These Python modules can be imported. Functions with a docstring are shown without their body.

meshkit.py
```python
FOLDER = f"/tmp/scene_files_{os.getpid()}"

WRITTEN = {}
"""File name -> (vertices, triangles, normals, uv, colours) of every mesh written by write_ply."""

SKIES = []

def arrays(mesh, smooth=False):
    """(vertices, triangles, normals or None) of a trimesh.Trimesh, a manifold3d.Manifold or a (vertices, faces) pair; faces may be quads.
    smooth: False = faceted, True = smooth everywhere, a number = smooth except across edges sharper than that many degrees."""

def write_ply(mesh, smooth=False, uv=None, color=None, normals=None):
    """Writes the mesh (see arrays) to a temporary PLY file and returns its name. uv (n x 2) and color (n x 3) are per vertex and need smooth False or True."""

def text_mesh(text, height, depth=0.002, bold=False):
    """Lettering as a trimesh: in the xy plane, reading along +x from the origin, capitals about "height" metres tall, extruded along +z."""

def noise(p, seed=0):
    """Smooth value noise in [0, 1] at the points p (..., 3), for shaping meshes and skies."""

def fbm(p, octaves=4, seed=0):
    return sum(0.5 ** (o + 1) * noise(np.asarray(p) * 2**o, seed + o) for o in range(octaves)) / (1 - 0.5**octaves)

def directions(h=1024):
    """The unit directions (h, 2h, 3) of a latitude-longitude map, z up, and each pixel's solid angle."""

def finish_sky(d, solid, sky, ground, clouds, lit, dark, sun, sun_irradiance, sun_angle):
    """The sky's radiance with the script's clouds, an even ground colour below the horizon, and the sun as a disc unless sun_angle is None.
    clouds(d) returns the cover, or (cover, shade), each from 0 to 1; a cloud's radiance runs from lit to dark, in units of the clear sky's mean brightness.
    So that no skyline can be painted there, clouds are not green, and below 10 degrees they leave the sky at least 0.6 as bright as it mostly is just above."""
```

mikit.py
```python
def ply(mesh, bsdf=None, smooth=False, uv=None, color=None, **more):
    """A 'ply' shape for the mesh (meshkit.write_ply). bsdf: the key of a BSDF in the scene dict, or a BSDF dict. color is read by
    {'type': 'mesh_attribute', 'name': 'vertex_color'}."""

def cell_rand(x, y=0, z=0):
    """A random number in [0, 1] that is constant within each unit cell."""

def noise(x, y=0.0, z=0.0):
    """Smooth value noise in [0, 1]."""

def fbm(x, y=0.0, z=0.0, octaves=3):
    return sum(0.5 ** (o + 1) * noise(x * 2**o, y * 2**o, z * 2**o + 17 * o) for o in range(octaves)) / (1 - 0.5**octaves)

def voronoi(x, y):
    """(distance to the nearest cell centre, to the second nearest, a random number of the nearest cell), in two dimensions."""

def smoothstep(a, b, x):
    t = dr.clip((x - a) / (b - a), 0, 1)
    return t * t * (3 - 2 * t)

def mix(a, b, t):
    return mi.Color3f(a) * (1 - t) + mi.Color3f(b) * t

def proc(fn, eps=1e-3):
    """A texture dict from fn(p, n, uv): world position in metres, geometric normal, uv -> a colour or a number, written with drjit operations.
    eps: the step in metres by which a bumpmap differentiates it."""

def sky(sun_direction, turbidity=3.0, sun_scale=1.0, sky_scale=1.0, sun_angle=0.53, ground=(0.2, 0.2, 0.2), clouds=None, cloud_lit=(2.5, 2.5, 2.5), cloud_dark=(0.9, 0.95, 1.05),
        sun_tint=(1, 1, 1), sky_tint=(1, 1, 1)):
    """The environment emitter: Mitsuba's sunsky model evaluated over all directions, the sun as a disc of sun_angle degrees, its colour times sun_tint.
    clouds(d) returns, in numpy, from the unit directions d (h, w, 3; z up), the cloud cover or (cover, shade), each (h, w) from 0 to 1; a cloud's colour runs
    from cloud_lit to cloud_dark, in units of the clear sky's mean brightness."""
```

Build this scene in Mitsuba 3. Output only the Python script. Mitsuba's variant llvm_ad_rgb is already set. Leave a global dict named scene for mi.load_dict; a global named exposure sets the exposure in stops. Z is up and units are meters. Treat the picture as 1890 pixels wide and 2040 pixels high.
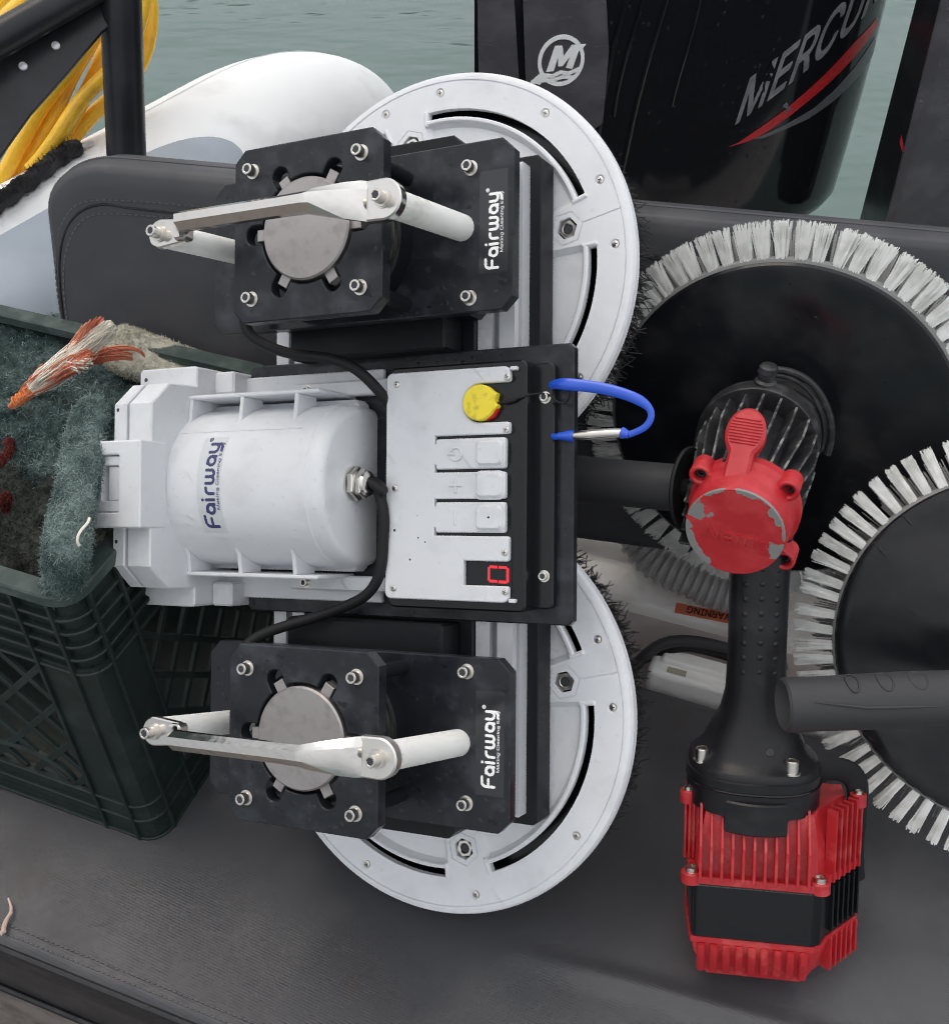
import math, random
import numpy as np, trimesh, shapely, drjit as dr, mitsuba as mi
import mapbox_earcut
import manifold3d as m3
from shapely.geometry import Polygon, LineString, Point, box as sbox
from shapely.ops import unary_union
from scipy.spatial.transform import Rotation as Ro
from scipy.interpolate import CubicSpline
import mikit, meshkit
from mikit import noise, fbm, voronoi, smoothstep, mix, cell_rand

# ------------------------------------------------------------------ camera, sky, exposure
scene, labels, used = {}, {}, set()
PITCH, HEIGHT, FOCAL = math.radians(42.0), 1.0225, 2162.86      # camera looks 42 degrees down from 1.02 m above the seat
EYE = np.array([0, 0, HEIGHT])
RW = np.array([[1, 0, 0], [0, math.sin(PITCH), -math.cos(PITCH)], [0, math.cos(PITCH), math.sin(PITCH)]])
T4 = mi.ScalarTransform4f
scene['camera'] = {'type': 'perspective', 'fov_axis': 'x', 'fov': 2 * math.degrees(math.atan(945 / FOCAL)), 'near_clip': 0.02, 'far_clip': 2000.0,
                   'to_world': T4().look_at(origin=EYE.tolist(), target=(EYE - RW[:, 2]).tolist(), up=[0, 0, 1])}


def overcast(d):
    """Even cloud cover, three times as bright overhead as at the horizon, with faint mottling."""
    x, y, z = d[..., 0], d[..., 1], np.maximum(d[..., 2], 0)
    w = 0.25 * np.sin(5 * x + 3 * y + 1.3) * np.cos(4 * y - 2 * x) + 0.15 * np.sin(11 * x - 7 * y)
    return np.ones(d.shape[:2]), np.clip(1.0 - z + 0.15 * w, 0, 1)


scene['sky'] = mikit.sky([-0.35, 0.25, 0.9], turbidity=4, sun_scale=0.12, sun_angle=30, clouds=overcast, ground=(0.1, 0.12, 0.12),
                         cloud_lit=(3.3, 3.36, 3.46), cloud_dark=(1.05, 1.09, 1.15))
exposure = 2.15

# ------------------------------------------------------------------ placing: points of the place measured off the photograph


def ray(u, v):
    return RW @ np.array([(u - 945) / FOCAL, -(v - 1020) / FOCAL, -1.0])


def onz(u, v, z=0.0):
    d = ray(u, v)
    return EYE + d * ((z - HEIGHT) / d[2])


def ony(u, v, y):
    d = ray(u, v)
    return EYE + d * (y / d[1])


def at(u, v, depth):
    return EYE + ray(u, v) * depth


def onp(u, v, p, n):
    d = ray(u, v)
    return EYE + d * (((np.asarray(p) - EYE) @ n) / (d @ n))


# the cleaning machine leans back against the backrest; its frame: x along its width, y up its length, z out of its face
MROT = RW @ Ro.from_rotvec([-0.0172, -0.4662, -0.0037]).as_matrix()
MORG = RW @ np.array([0.1509, 0.0207, -0.9637]) + EYE


def frame(o, x, y, z):
    F = np.eye(4)
    F[:3, 0], F[:3, 1], F[:3, 2], F[:3, 3] = x, y, z, o
    return F


FM = frame(MORG, MROT[:, 0], MROT[:, 1], MROT[:, 2])


def mp(u, v, z):
    """The point of the machine's plane z behind a place of the photograph, in the machine's frame."""
    o, d = MROT.T @ (EYE - MORG), MROT.T @ ray(u, v)
    return o + d * ((z - o[2]) / d[2])


def unit(v):
    v = np.asarray(v, float)
    return v / np.linalg.norm(v)


# ------------------------------------------------------------------ entries


def new(key):
    k, n = key, 0
    while k in used:
        n += 1
        k = f'{key}_{n:03d}'
    used.add(k)
    return k


def thing(name, label=None, cat=None, group=None, kind=None):
    k = new(name)
    labels[k] = {a: b for a, b in (('label', label), ('category', cat), ('group', group), ('kind', kind)) if b}
    return k


def put(key, mesh, mat, F=None, smooth=30):
    d = mesh if isinstance(mesh, dict) else mikit.ply(mesh, mat, smooth)
    if F is not None:
        d = {**d, 'to_world': T4(np.asarray(F, float).tolist())}
    scene[key] = d
    return key


def part(parent, name, mesh, mat=None, F=None, smooth=30, label=None, kind=None):
    k = put(new(parent + '__' + name), mesh, mat, F, smooth)
    if label or kind:
        labels[k] = {a: b for a, b in (('label', label), ('kind', kind)) if b}
    return k


# ------------------------------------------------------------------ mesh helpers
tm = trimesh.Trimesh


def cat(ms):
    ms = [m for m in ms if m is not None]
    return trimesh.util.concatenate(ms) if len(ms) > 1 else ms[0]


def tf(m, F):
    m = m.copy()
    m.apply_transform(F)
    return m


def mv(m, x=0, y=0, z=0):
    m = m.copy()
    m.apply_translation([x, y, z])
    return m


def rot(axis, deg, p=(0, 0, 0)):
    return trimesh.transformations.rotation_matrix(math.radians(deg), axis, p)


def bx(x0, x1, y0, y1, z0, z1, c=0.0008):
    pts = []
    for x, sx in ((x0, 1), (x1, -1)):
        for y, sy in ((y0, 1), (y1, -1)):
            for z, sz in ((z0, 1), (z1, -1)):
                pts += [(x + sx * c, y + sy * c, z), (x + sx * c, y, z + sz * c), (x, y + sy * c, z + sz * c)]
    return trimesh.convex.convex_hull(np.array(pts))


def rbox(x0, x1, y0, y1, z0, z1, r, n=3):
    """A box with its edges rounded."""
    pts = []
    a = np.linspace(0, math.pi / 2, n + 1)
    for sx, x in ((-1, x0 + r), (1, x1 - r)):
        for sy, y in ((-1, y0 + r), (1, y1 - r)):
            for sz, z in ((-1, z0 + r), (1, z1 - r)):
                for t in a:
                    for p in a:
                        pts.append((x + sx * r * math.cos(t) * math.cos(p), y + sy * r * math.cos(t) * math.sin(p), z + sz * r * math.sin(t)))
    return trimesh.convex.convex_hull(np.array(pts))


def _rings(poly):
    poly = shapely.geometry.polygon.orient(poly, 1.0)
    return [np.array(r.coords)[:-1, :2] for r in [poly.exterior, *poly.interiors]]


def _inset(r, c):
    e = np.roll(r, -1, 0) - r
    e /= np.maximum(np.linalg.norm(e, axis=1, keepdims=True), 1e-12)
    n = np.stack([-e[:, 1], e[:, 0]], 1)
    m = n + np.roll(n, 1, 0)
    k = 1 + (n * np.roll(n, 1, 0)).sum(1, keepdims=True)
    return r + c * m / np.maximum(k, 0.3)


def _tri(rings):
    v = np.vstack(rings)
    t = mapbox_earcut.triangulate_float64(v, np.cumsum([len(r) for r in rings]).astype(np.uint32)).reshape(-1, 3).astype(int)
    a, b, c = v[t[:, 0]], v[t[:, 1]], v[t[:, 2]]
    s = (b[:, 0] - a[:, 0]) * (c[:, 1] - a[:, 1]) - (b[:, 1] - a[:, 1]) * (c[:, 0] - a[:, 0])
    t[s < 0] = t[s < 0][:, ::-1]
    return v, t


def prism(poly, z0, z1, c=0.0008, cb=0.0):
    """A plate of the outline from z0 to z1, its upper (and lower) edges chamfered by c (and cb)."""
    if poly.geom_type == 'MultiPolygon':
        return cat([prism(g, z0, z1, c, cb) for g in poly.geoms])
    poly = poly.simplify(1e-5)
    rings = _rings(poly)
    layers = ([(z0, cb), (z0 + cb, 0)] if cb else [(z0, 0)]) + ([(z1 - c, 0), (z1, c)] if c else [(z1, 0)])
    V, Fc, n = [], [], 0
    tops = []
    for r in rings:
        k = len(r)
        for i, (z, ins) in enumerate(layers):
            q = _inset(r, ins) if ins else r
            V.append(np.column_stack([q, np.full(k, z)]))
            if i == 0 or i == len(layers) - 1:
                tops.append((i, q))
        a = np.arange(k)
        b = (a + 1) % k
        for i in range(len(layers) - 1):
            o, p = n + i * k, n + (i + 1) * k
            Fc += [np.stack([o + a, o + b, p + b], 1), np.stack([o + a, p + b, p + a], 1)]
        n += k * len(layers)
    for i, z, flip in ((0, z0, True), (len(layers) - 1, z1, False)):
        v, t = _tri([q for j, q in tops if j == i])
        V.append(np.column_stack([v, np.full(len(v), z)]))
        Fc.append((t[:, ::-1] if flip else t) + n)
        n += len(v)
    return tm(np.vstack(V), np.vstack(Fc), process=False)


def rrect(x0, x1, y0, y1, r, n=5):
    return sbox(x0 + r, y0 + r, x1 - r, y1 - r).buffer(r, quad_segs=n)


def chamf(x0, x1, y0, y1, c):
    return Polygon([(x0 + c, y0), (x1 - c, y0), (x1, y0 + c), (x1, y1 - c), (x1 - c, y1), (x0 + c, y1), (x0, y1 - c), (x0, y0 + c)])


def spl(pts, n=40):
    pts = np.asarray(pts, float)
    t = np.r_[0, np.cumsum(np.linalg.norm(np.diff(pts, axis=0), axis=1) ** 0.5)]
    return CubicSpline(t, pts)(np.linspace(0, t[-1], n))


def frames(path, closed=False):
    d = np.gradient(path, axis=0) if not closed else np.roll(path, -1, 0) - np.roll(path, 1, 0)
    d /= np.linalg.norm(d, axis=1, keepdims=True)
    up = np.array([0, 0, 1.0]) if abs(d[0, 2]) < 0.9 else np.array([1.0, 0, 0])
    X = np.zeros_like(path)
    x = unit(np.cross(up, d[0]))
    for i in range(len(path)):
        x = unit(x - d[i] * (x @ d[i]))
        X[i] = x
    return X, np.cross(d, X), d


def tube(path, r, n=12, closed=False, sx=1.0, sy=1.0, twist=0.0):
    path = np.asarray(path, float)
    k = len(path)
    r = np.broadcast_to(np.asarray(r, float), (k,))
    X, Y, D = frames(path, closed)
    a = np.arange(n) * 2 * math.pi / n + twist
    V = path[:, None] + r[:, None, None] * (sx * np.cos(a)[None, :, None] * X[:, None] + sy * np.sin(a)[None, :, None] * Y[:, None])
    V = V.reshape(-1, 3)
    i, j = np.meshgrid(np.arange(k if closed else k - 1), np.arange(n), indexing='ij')
    i2, j2 = (i + 1) % k, (j + 1) % n
    A, B, C, E = (i * n + j).ravel(), (i * n + j2).ravel(), (i2 * n + j2).ravel(), (i2 * n + j).ravel()
    F = [np.stack([A, B, C], 1), np.stack([A, C, E], 1)]
    if not closed:
        V = np.vstack([V, path[:1], path[-1:]])
        q = np.arange(n)
        F += [np.stack([(q + 1) % n, q, q * 0 + k * n], 1), np.stack([(k - 1) * n + q, (k - 1) * n + (q + 1) % n, q * 0 + k * n + 1], 1)]
    return tm(V, np.vstack(F), process=False)


def lathe(prof, n=48):
    """Turned about z from (radius, z) pairs, from the bottom up."""
    p = np.asarray(prof, float)
    a = np.arange(n) * 2 * math.pi / n
    V = np.stack([p[:, 0, None] * np.cos(a), p[:, 0, None] * np.sin(a), np.repeat(p[:, 1, None], n, 1)], -1).reshape(-1, 3)
    i, j = np.meshgrid(np.arange(len(p) - 1), np.arange(n), indexing='ij')
    j2 = (j + 1) % n
    A, B, C, E = (i * n + j).ravel(), (i * n + j2).ravel(), ((i + 1) * n + j2).ravel(), ((i + 1) * n + j).ravel()
    return tm(V, np.vstack([np.stack([A, B, C], 1), np.stack([A, C, E], 1)]), process=False)


def along(m, p0, d, up=(0, 0, 1)):
    """The mesh's z axis laid along d from p0."""
    d = unit(d)
    u = np.asarray(up, float)
    if abs(unit(u) @ d) > 0.95:
        u = np.array([1.0, 0, 0])
    x = unit(np.cross(u, d))
    return tf(m, frame(p0, x, np.cross(d, x), d))


def loft(secs):
    """Closed sections of equal length, joined and capped."""
    S = np.asarray(secs, float)
    k, n = S.shape[:2]
    V = S.reshape(-1, 3)
    i, j = np.meshgrid(np.arange(k - 1), np.arange(n), indexing='ij')
    j2 = (j + 1) % n
    A, B, C, E = (i * n + j).ravel(), (i * n + j2).ravel(), ((i + 1) * n + j2).ravel(), ((i + 1) * n + j).ravel()
    V = np.vstack([V, S[0].mean(0), S[-1].mean(0)])
    q = np.arange(n)
    F = np.vstack([np.stack([A, B, C], 1), np.stack([A, C, E], 1), np.stack([(q + 1) % n, q, q * 0 + k * n], 1), np.stack([(k - 1) * n + q, (k - 1) * n + (q + 1) % n, q * 0 + k * n + 1], 1)])
    m = tm(V, F, process=False)
    if m.volume < 0:
        m.invert()
    return m


def grid(P):
    """A sheet of triangles over an (a, b, 3) array of points."""
    a, b = P.shape[:2]
    i, j = np.meshgrid(np.arange(a - 1), np.arange(b - 1), indexing='ij')
    q = (i * b + j).ravel()
    return tm(P.reshape(-1, 3), np.vstack([np.stack([q, q + 1, q + b + 1], 1), np.stack([q, q + b + 1, q + b], 1)]), process=False)


def strands(paths, r, taper=0.5):
    """Thin three-sided hairs along an (n, k, 3) array of points, as one mesh."""
    P = np.asarray(paths, float)
    n, k = P.shape[:2]
    d = np.gradient(P, axis=1)
    d /= np.maximum(np.linalg.norm(d, axis=2, keepdims=True), 1e-9)
    h = np.where(np.abs(d[..., 2:]) < 0.9, [0, 0, 1.0], [1.0, 0, 0])
    x = np.cross(h, d)
    x /= np.maximum(np.linalg.norm(x, axis=2, keepdims=True), 1e-9)
    y = np.cross(d, x)
    rr = np.broadcast_to(np.asarray(r, float).reshape(-1, 1, 1), (n, 1, 1)) * np.linspace(1, taper, k)[None, :, None]
    V = np.stack([P + rr * (math.cos(a) * x + math.sin(a) * y) for a in (0.3, 2.394, 4.489)], 2).reshape(-1, 3)
    base = (np.arange(n) * k * 3)[:, None, None] + (np.arange(k - 1) * 3)[None, :, None]
    j = np.arange(3)[None, None, :]
    A, B = base + j, base + (j + 1) % 3
    F = np.vstack([np.stack([A.ravel(), B.ravel(), (B + 3).ravel()], 1), np.stack([A.ravel(), (B + 3).ravel(), (A + 3).ravel()], 1)])
    return tm(V, F, process=False)


def man(m):
    return m3.Manifold(m3.Mesh(np.asarray(m.vertices, np.float32), np.asarray(m.faces, np.uint32)))


def unman(m):
    q = m.to_mesh()
    return tm(q.vert_properties[:, :3].astype(float), q.tri_verts.astype(int), process=False)


def mprism(poly, z0, z1):
    """A manifold solid of the outline."""
    cs = m3.CrossSection([r for g in getattr(poly, 'geoms', [poly]) for r in _rings(g)])
    return cs.extrude(z1 - z0).translate([0, 0, z0])


def arc(r0, r1, a0, a1, n=40):
    a = np.radians(np.linspace(a0, a1, n))
    o = np.stack([np.cos(a), np.sin(a)], 1)
    return Polygon(np.vstack([o * r1, (o * r0)[::-1]]))


def hexa(r, rotd=0):
    a = np.radians(np.arange(6) * 60 + rotd)
    return Polygon(np.stack([r * np.cos(a), r * np.sin(a)], 1))


def rings2(r, n=24):
    return Point(0, 0).buffer(r, quad_segs=n // 4)
# ------------------------------------------------------------------ materials


DULL = {'black_plate': 0.32, 'black_plastic': 0.35, 'satin_black': 0.22, 'black_rubber': 0.22, 'green_crate_plastic': 0.3, 'black_powder_coat': 0.3, 'black_tool_casing': 0.3, 'brush_plate': 0.35, 'grey_rubber_grip': 0.3,
        'worn_black_alloy': 0.35, 'black_bristle': 0.2, 'worn_crate_rim': 0.3, 'charcoal_vinyl': 0.4, 'black_vinyl': 0.35, 'black_cowl_paint': 0.42}      # oily and weathered: little sheen


def mat(name, color, rough=0.4, metal=0.0, spec=0.5, bump=None, scale=0.001, eps=1e-3, **more):
    spec = DULL.get(name, spec)
    b = {'type': 'principled', 'base_color': {'type': 'rgb', 'value': list(color)} if isinstance(color, (tuple, list)) else mikit.proc(color),
         'roughness': mikit.proc(rough) if callable(rough) else rough, 'metallic': metal, 'specular': spec, **more}
    if bump is not None:
        b = {'type': 'bumpmap', 'bump': mikit.proc(bump, eps), 'scale': scale, 'nested': b}
    scene[name] = {'type': 'twosided', 'nested': b}
    return name


def wet(p, k=160.0, size=0.16, share=0.35):
    """Height of scattered water beads."""
    h = mi.Float(0)
    for a, b in ((p.x + 0.7 * p.y, p.z - 0.4 * p.y),):
        f, s, c = voronoi(a * k, b * k)
        h += dr.select(c < share, dr.sqrt(dr.maximum(1 - dr.square(f / (size * (0.5 + c / share))), 0)), 0)
    return h


def wet_m(p, k, size, share):
    """Water beads on the plates of the machine, laid out in the plane of their faces."""
    a = p.x * float(MROT[0, 0]) + p.y * float(MROT[1, 0]) + p.z * float(MROT[2, 0])
    b = p.x * float(MROT[0, 1]) + p.y * float(MROT[1, 1]) + p.z * float(MROT[2, 1])
    f, s, c = voronoi(a * k, b * k)
    few = smoothstep(0.45, 0.6, noise(a * 14, b * 14, 2.0))
    return few * dr.select(c < share, dr.sqrt(dr.maximum(1 - dr.square(f / (size * (0.5 + c / share))), 0)), 0)


def scuff(p, s=60.0):
    return fbm(p.x * s, p.y * s, p.z * s, 4)


def dirty(base, stain, s, lo, hi):
    return lambda p, n, uv: mix(base, stain, smoothstep(lo, hi, fbm(p.x * s, p.y * s, p.z * s, 4)))


def plate_wear(p, n, uv):
    c = mix((0.0115, 0.0135, 0.0175), (0.036, 0.040, 0.048), smoothstep(0.45, 0.85, fbm(p.x * 48, p.y * 48, p.z * 48, 4)))
    c = mix(c, (0.062, 0.066, 0.074), 0.32 * smoothstep(0.66, 0.82, fbm(p.x * 210, p.y * 210, p.z * 210, 3)))
    return mix(c, (0.004, 0.0045, 0.006), 0.8 * smoothstep(0.72, 0.80, fbm(p.x * 130 + 7, p.y * 130, p.z * 130, 3)))


M_PLATE = mat('black_plate', plate_wear, lambda p, n, uv: 0.20 + 0.22 * smoothstep(0.35, 0.7, scuff(p, 45)),
              bump=lambda p, n, uv: wet_m(p, 150, 0.17, 0.16) + 0.05 * fbm(p.x * 500, p.y * 500, p.z * 500, 2), scale=0.0006)
M_BLACK = mat('black_plastic', (0.0065, 0.007, 0.009), lambda p, n, uv: 0.12 + 0.16 * scuff(p, 40))
M_RUBBER = mat('black_rubber', (0.012, 0.012, 0.013), 0.5)
M_SATIN = mat('satin_black', (0.0085, 0.0095, 0.012), lambda p, n, uv: 0.32 + 0.15 * scuff(p, 50), bump=lambda p, n, uv: fbm(p.x * 700, p.y * 700, p.z * 700, 2), scale=0.0002)
def grimy(base, s):
    """Light plastic with a faint film of salt, small dark specks and short scuffs."""
    t = lambda *k: tuple(float(x * y) for x, y in zip(base, k))

    def fn(p, n, uv):
        c = mix(base, t(0.9, 0.9, 0.9), smoothstep(0.5, 0.85, fbm(p.x * s, p.y * s, p.z * s, 4)))
        c = mix(c, t(0.72, 0.70, 0.66), 0.30 * smoothstep(0.72, 0.84, fbm(p.x * s * 5, p.y * s * 5, p.z * s * 5, 3)))
        c = mix(c, t(0.72, 0.72, 0.72), 0.22 * smoothstep(0.76, 0.82, fbm(p.x * 420 + p.z * 90, p.y * 95, p.z * 300, 3)))
        return mix(c, (0.16, 0.15, 0.14), 0.6 * smoothstep(0.915, 0.94, fbm(p.x * 300, p.y * 300, p.z * 300, 2)))
    return fn


M_GREY = mat('light_grey_plastic', grimy((0.60, 0.612, 0.632), 40), lambda p, n, uv: 0.28 + 0.2 * scuff(p, 60),
             bump=lambda p, n, uv: wet(p, 130, 0.16, 0.07), scale=0.0009)
M_DISC = mat('white_disc_plastic', grimy((0.68, 0.69, 0.712), 33), lambda p, n, uv: 0.3 + 0.2 * scuff(p, 60),
             bump=lambda p, n, uv: wet(p, 110, 0.2, 0.05) + 0.05 * fbm(p.x * 120, p.y * 120, p.z * 120, 3), scale=0.0009)
M_DARKLINE = mat('dark_joint', (0.03, 0.032, 0.036), 0.6)
M_WHITE = mat('white_post_plastic', dirty((0.78, 0.775, 0.74), (0.6, 0.58, 0.53), 50, 0.6, 0.85), 0.3)
M_STEEL = mat('stainless_steel', dirty((0.64, 0.62, 0.59), (0.58, 0.55, 0.51), 140, 0.55, 0.9), lambda p, n, uv: 0.06 + 0.14 * scuff(p, 130), metal=1.0,
              bump=lambda p, n, uv: fbm(p.x * 260, p.y * 260, p.z * 260, 3), scale=0.00015)
M_RUSTY = mat('rust_stained_steel', lambda p, n, uv: mix((0.68, 0.66, 0.62), (0.30, 0.15, 0.06), smoothstep(0.6, 0.8, fbm(p.x * 110, p.y * 110, p.z * 110, 4))),
              lambda p, n, uv: 0.2 + 0.35 * scuff(p, 110), metal=0.9)
M_BOLT = mat('bolt_steel', (0.62, 0.59, 0.55), 0.24, metal=1.0)
M_ANOD = mat('anodised_cap', dirty((0.38, 0.355, 0.35), (0.31, 0.29, 0.285), 120, 0.45, 0.8), lambda p, n, uv: 0.38 + 0.2 * scuff(p, 90), metal=0.85)
M_ALU = mat('aluminium', (0.62, 0.63, 0.65), 0.36, metal=0.35)
M_NICKEL = mat('nickel', (0.66, 0.63, 0.58), 0.18, metal=1.0)
M_LETTER = mat('white_lettering', (0.82, 0.82, 0.82), 0.4)
M_NAVY = mat('navy_lettering', (0.035, 0.04, 0.12), 0.45)
M_STICK = mat('clear_sticker', (0.52, 0.54, 0.55), 0.15)
M_STICKB = mat('dark_sticker', (0.022, 0.023, 0.027), 0.12)
M_YELLOW = mat('yellow_knob_plastic', dirty((0.78, 0.62, 0.03), (0.55, 0.44, 0.03), 200, 0.5, 0.8), 0.4)
M_HOSE = mat('yellow_hose_rubber', dirty((0.86, 0.50, 0.03), (0.66, 0.36, 0.03), 25, 0.5, 0.8), 0.35)
M_BLUE = mat('blue_anodised', (0.018, 0.085, 0.55), 0.3, spec=0.7)
M_REDP = mat('red_plastic', (0.45, 0.012, 0.012), 0.3)
scene['display_red'] = {'type': 'twosided', 'nested': {'type': 'principled', 'base_color': {'type': 'rgb', 'value': [0.5, 0.01, 0.02]}, 'roughness': 0.4}}


def leather(p, k=900.0):
    f, s, c = voronoi(p.x * k + 0.4 * p.z * k, p.y * k - 0.3 * p.x * k + p.z * k)
    return s - f


M_VINYL = mat('charcoal_vinyl', dirty((0.046, 0.047, 0.054), (0.058, 0.058, 0.064), 14, 0.4, 0.75), lambda p, n, uv: 0.40 + 0.12 * scuff(p, 12),
              bump=lambda p, n, uv: leather(p, 620) + 3.0 * fbm(p.x * 14, p.y * 14, p.z * 14, 3), scale=0.0005)


def weave(p, n, uv):
    a = dr.sin(p.x * 1500 + p.y * 560) * dr.sin(p.y * 1500 - p.x * 560)
    return 0.5 * a * noise(p.x * 200, p.y * 200, 3) + 0.6 * fbm(p.x * 260, p.y * 260, p.z * 260, 2) + 5.0 * fbm(p.x * 9, p.y * 9, 2, 3)


M_SEAT = mat('woven_vinyl', lambda p, n, uv: mix(mix((0.050, 0.050, 0.056), (0.068, 0.067, 0.072), smoothstep(0.35, 0.7, fbm(p.x * 11, p.y * 11, 0, 4))), (0.055, 0.042, 0.034), 0.35 * smoothstep(0.66, 0.85, fbm(p.x * 26 + 5, p.y * 26, 4, 3))),
             lambda p, n, uv: 0.42 + 0.14 * scuff(p, 10), bump=weave, scale=0.0005, eps=6e-4)
M_THREAD = mat('stitch_thread', (0.10, 0.10, 0.108), 0.6)
M_VINYLB = mat('black_vinyl', dirty((0.013, 0.0135, 0.016), (0.024, 0.024, 0.027), 30, 0.45, 0.8), 0.32, bump=lambda p, n, uv: leather(p, 620) + 3.0 * fbm(p.x * 14, p.y * 14, p.z * 14, 3), scale=0.0005)
M_FLOOR = mat('cockpit_floor_paint', dirty((0.17, 0.15, 0.135), (0.09, 0.08, 0.072), 25, 0.4, 0.75), 0.6)
M_TUBE = mat('white_hypalon', dirty((0.74, 0.755, 0.76), (0.62, 0.63, 0.63), 12, 0.55, 0.85), 0.42, bump=lambda p, n, uv: fbm(p.x * 16, p.y * 16, p.z * 16, 3), scale=0.002, eps=4e-3)
M_TUBES = mat('tube_seam_tape', (0.52, 0.53, 0.54), 0.5)
M_TUBEG = mat('grey_hypalon', dirty((0.33, 0.37, 0.42), (0.29, 0.325, 0.37), 10, 0.45, 0.8), 0.5)
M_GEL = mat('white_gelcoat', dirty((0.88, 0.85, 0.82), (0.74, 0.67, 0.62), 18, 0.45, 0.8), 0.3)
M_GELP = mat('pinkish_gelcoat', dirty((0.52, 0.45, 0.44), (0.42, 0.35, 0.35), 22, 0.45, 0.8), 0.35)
M_BOXW = mat('white_box_plastic', dirty((0.88, 0.87, 0.84), (0.72, 0.68, 0.6), 30, 0.66, 0.9), 0.3)
M_CORR = mat('grey_corrugated', (0.42, 0.41, 0.41), 0.4)
M_CRATE = mat('green_crate_plastic', dirty((0.012, 0.020, 0.018), (0.022, 0.032, 0.029), 30, 0.45, 0.8), lambda p, n, uv: 0.34 + 0.25 * scuff(p, 35),
              bump=lambda p, n, uv: wet(p, 150, 0.2, 0.12) + 0.1 * fbm(p.x * 300, p.y * 300, p.z * 300, 2), scale=0.0006)
M_RIM = mat('worn_crate_rim', dirty((0.036, 0.054, 0.049), (0.070, 0.090, 0.083), 60, 0.4, 0.75), 0.5)


def padm(name, a, b, c=None):
    return mat(name, lambda p, n, uv: mix(a, b, smoothstep(0.3, 0.7, fbm(p.x * 35, p.y * 35, p.z * 35, 3))), 0.85, spec=0.2)


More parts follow.
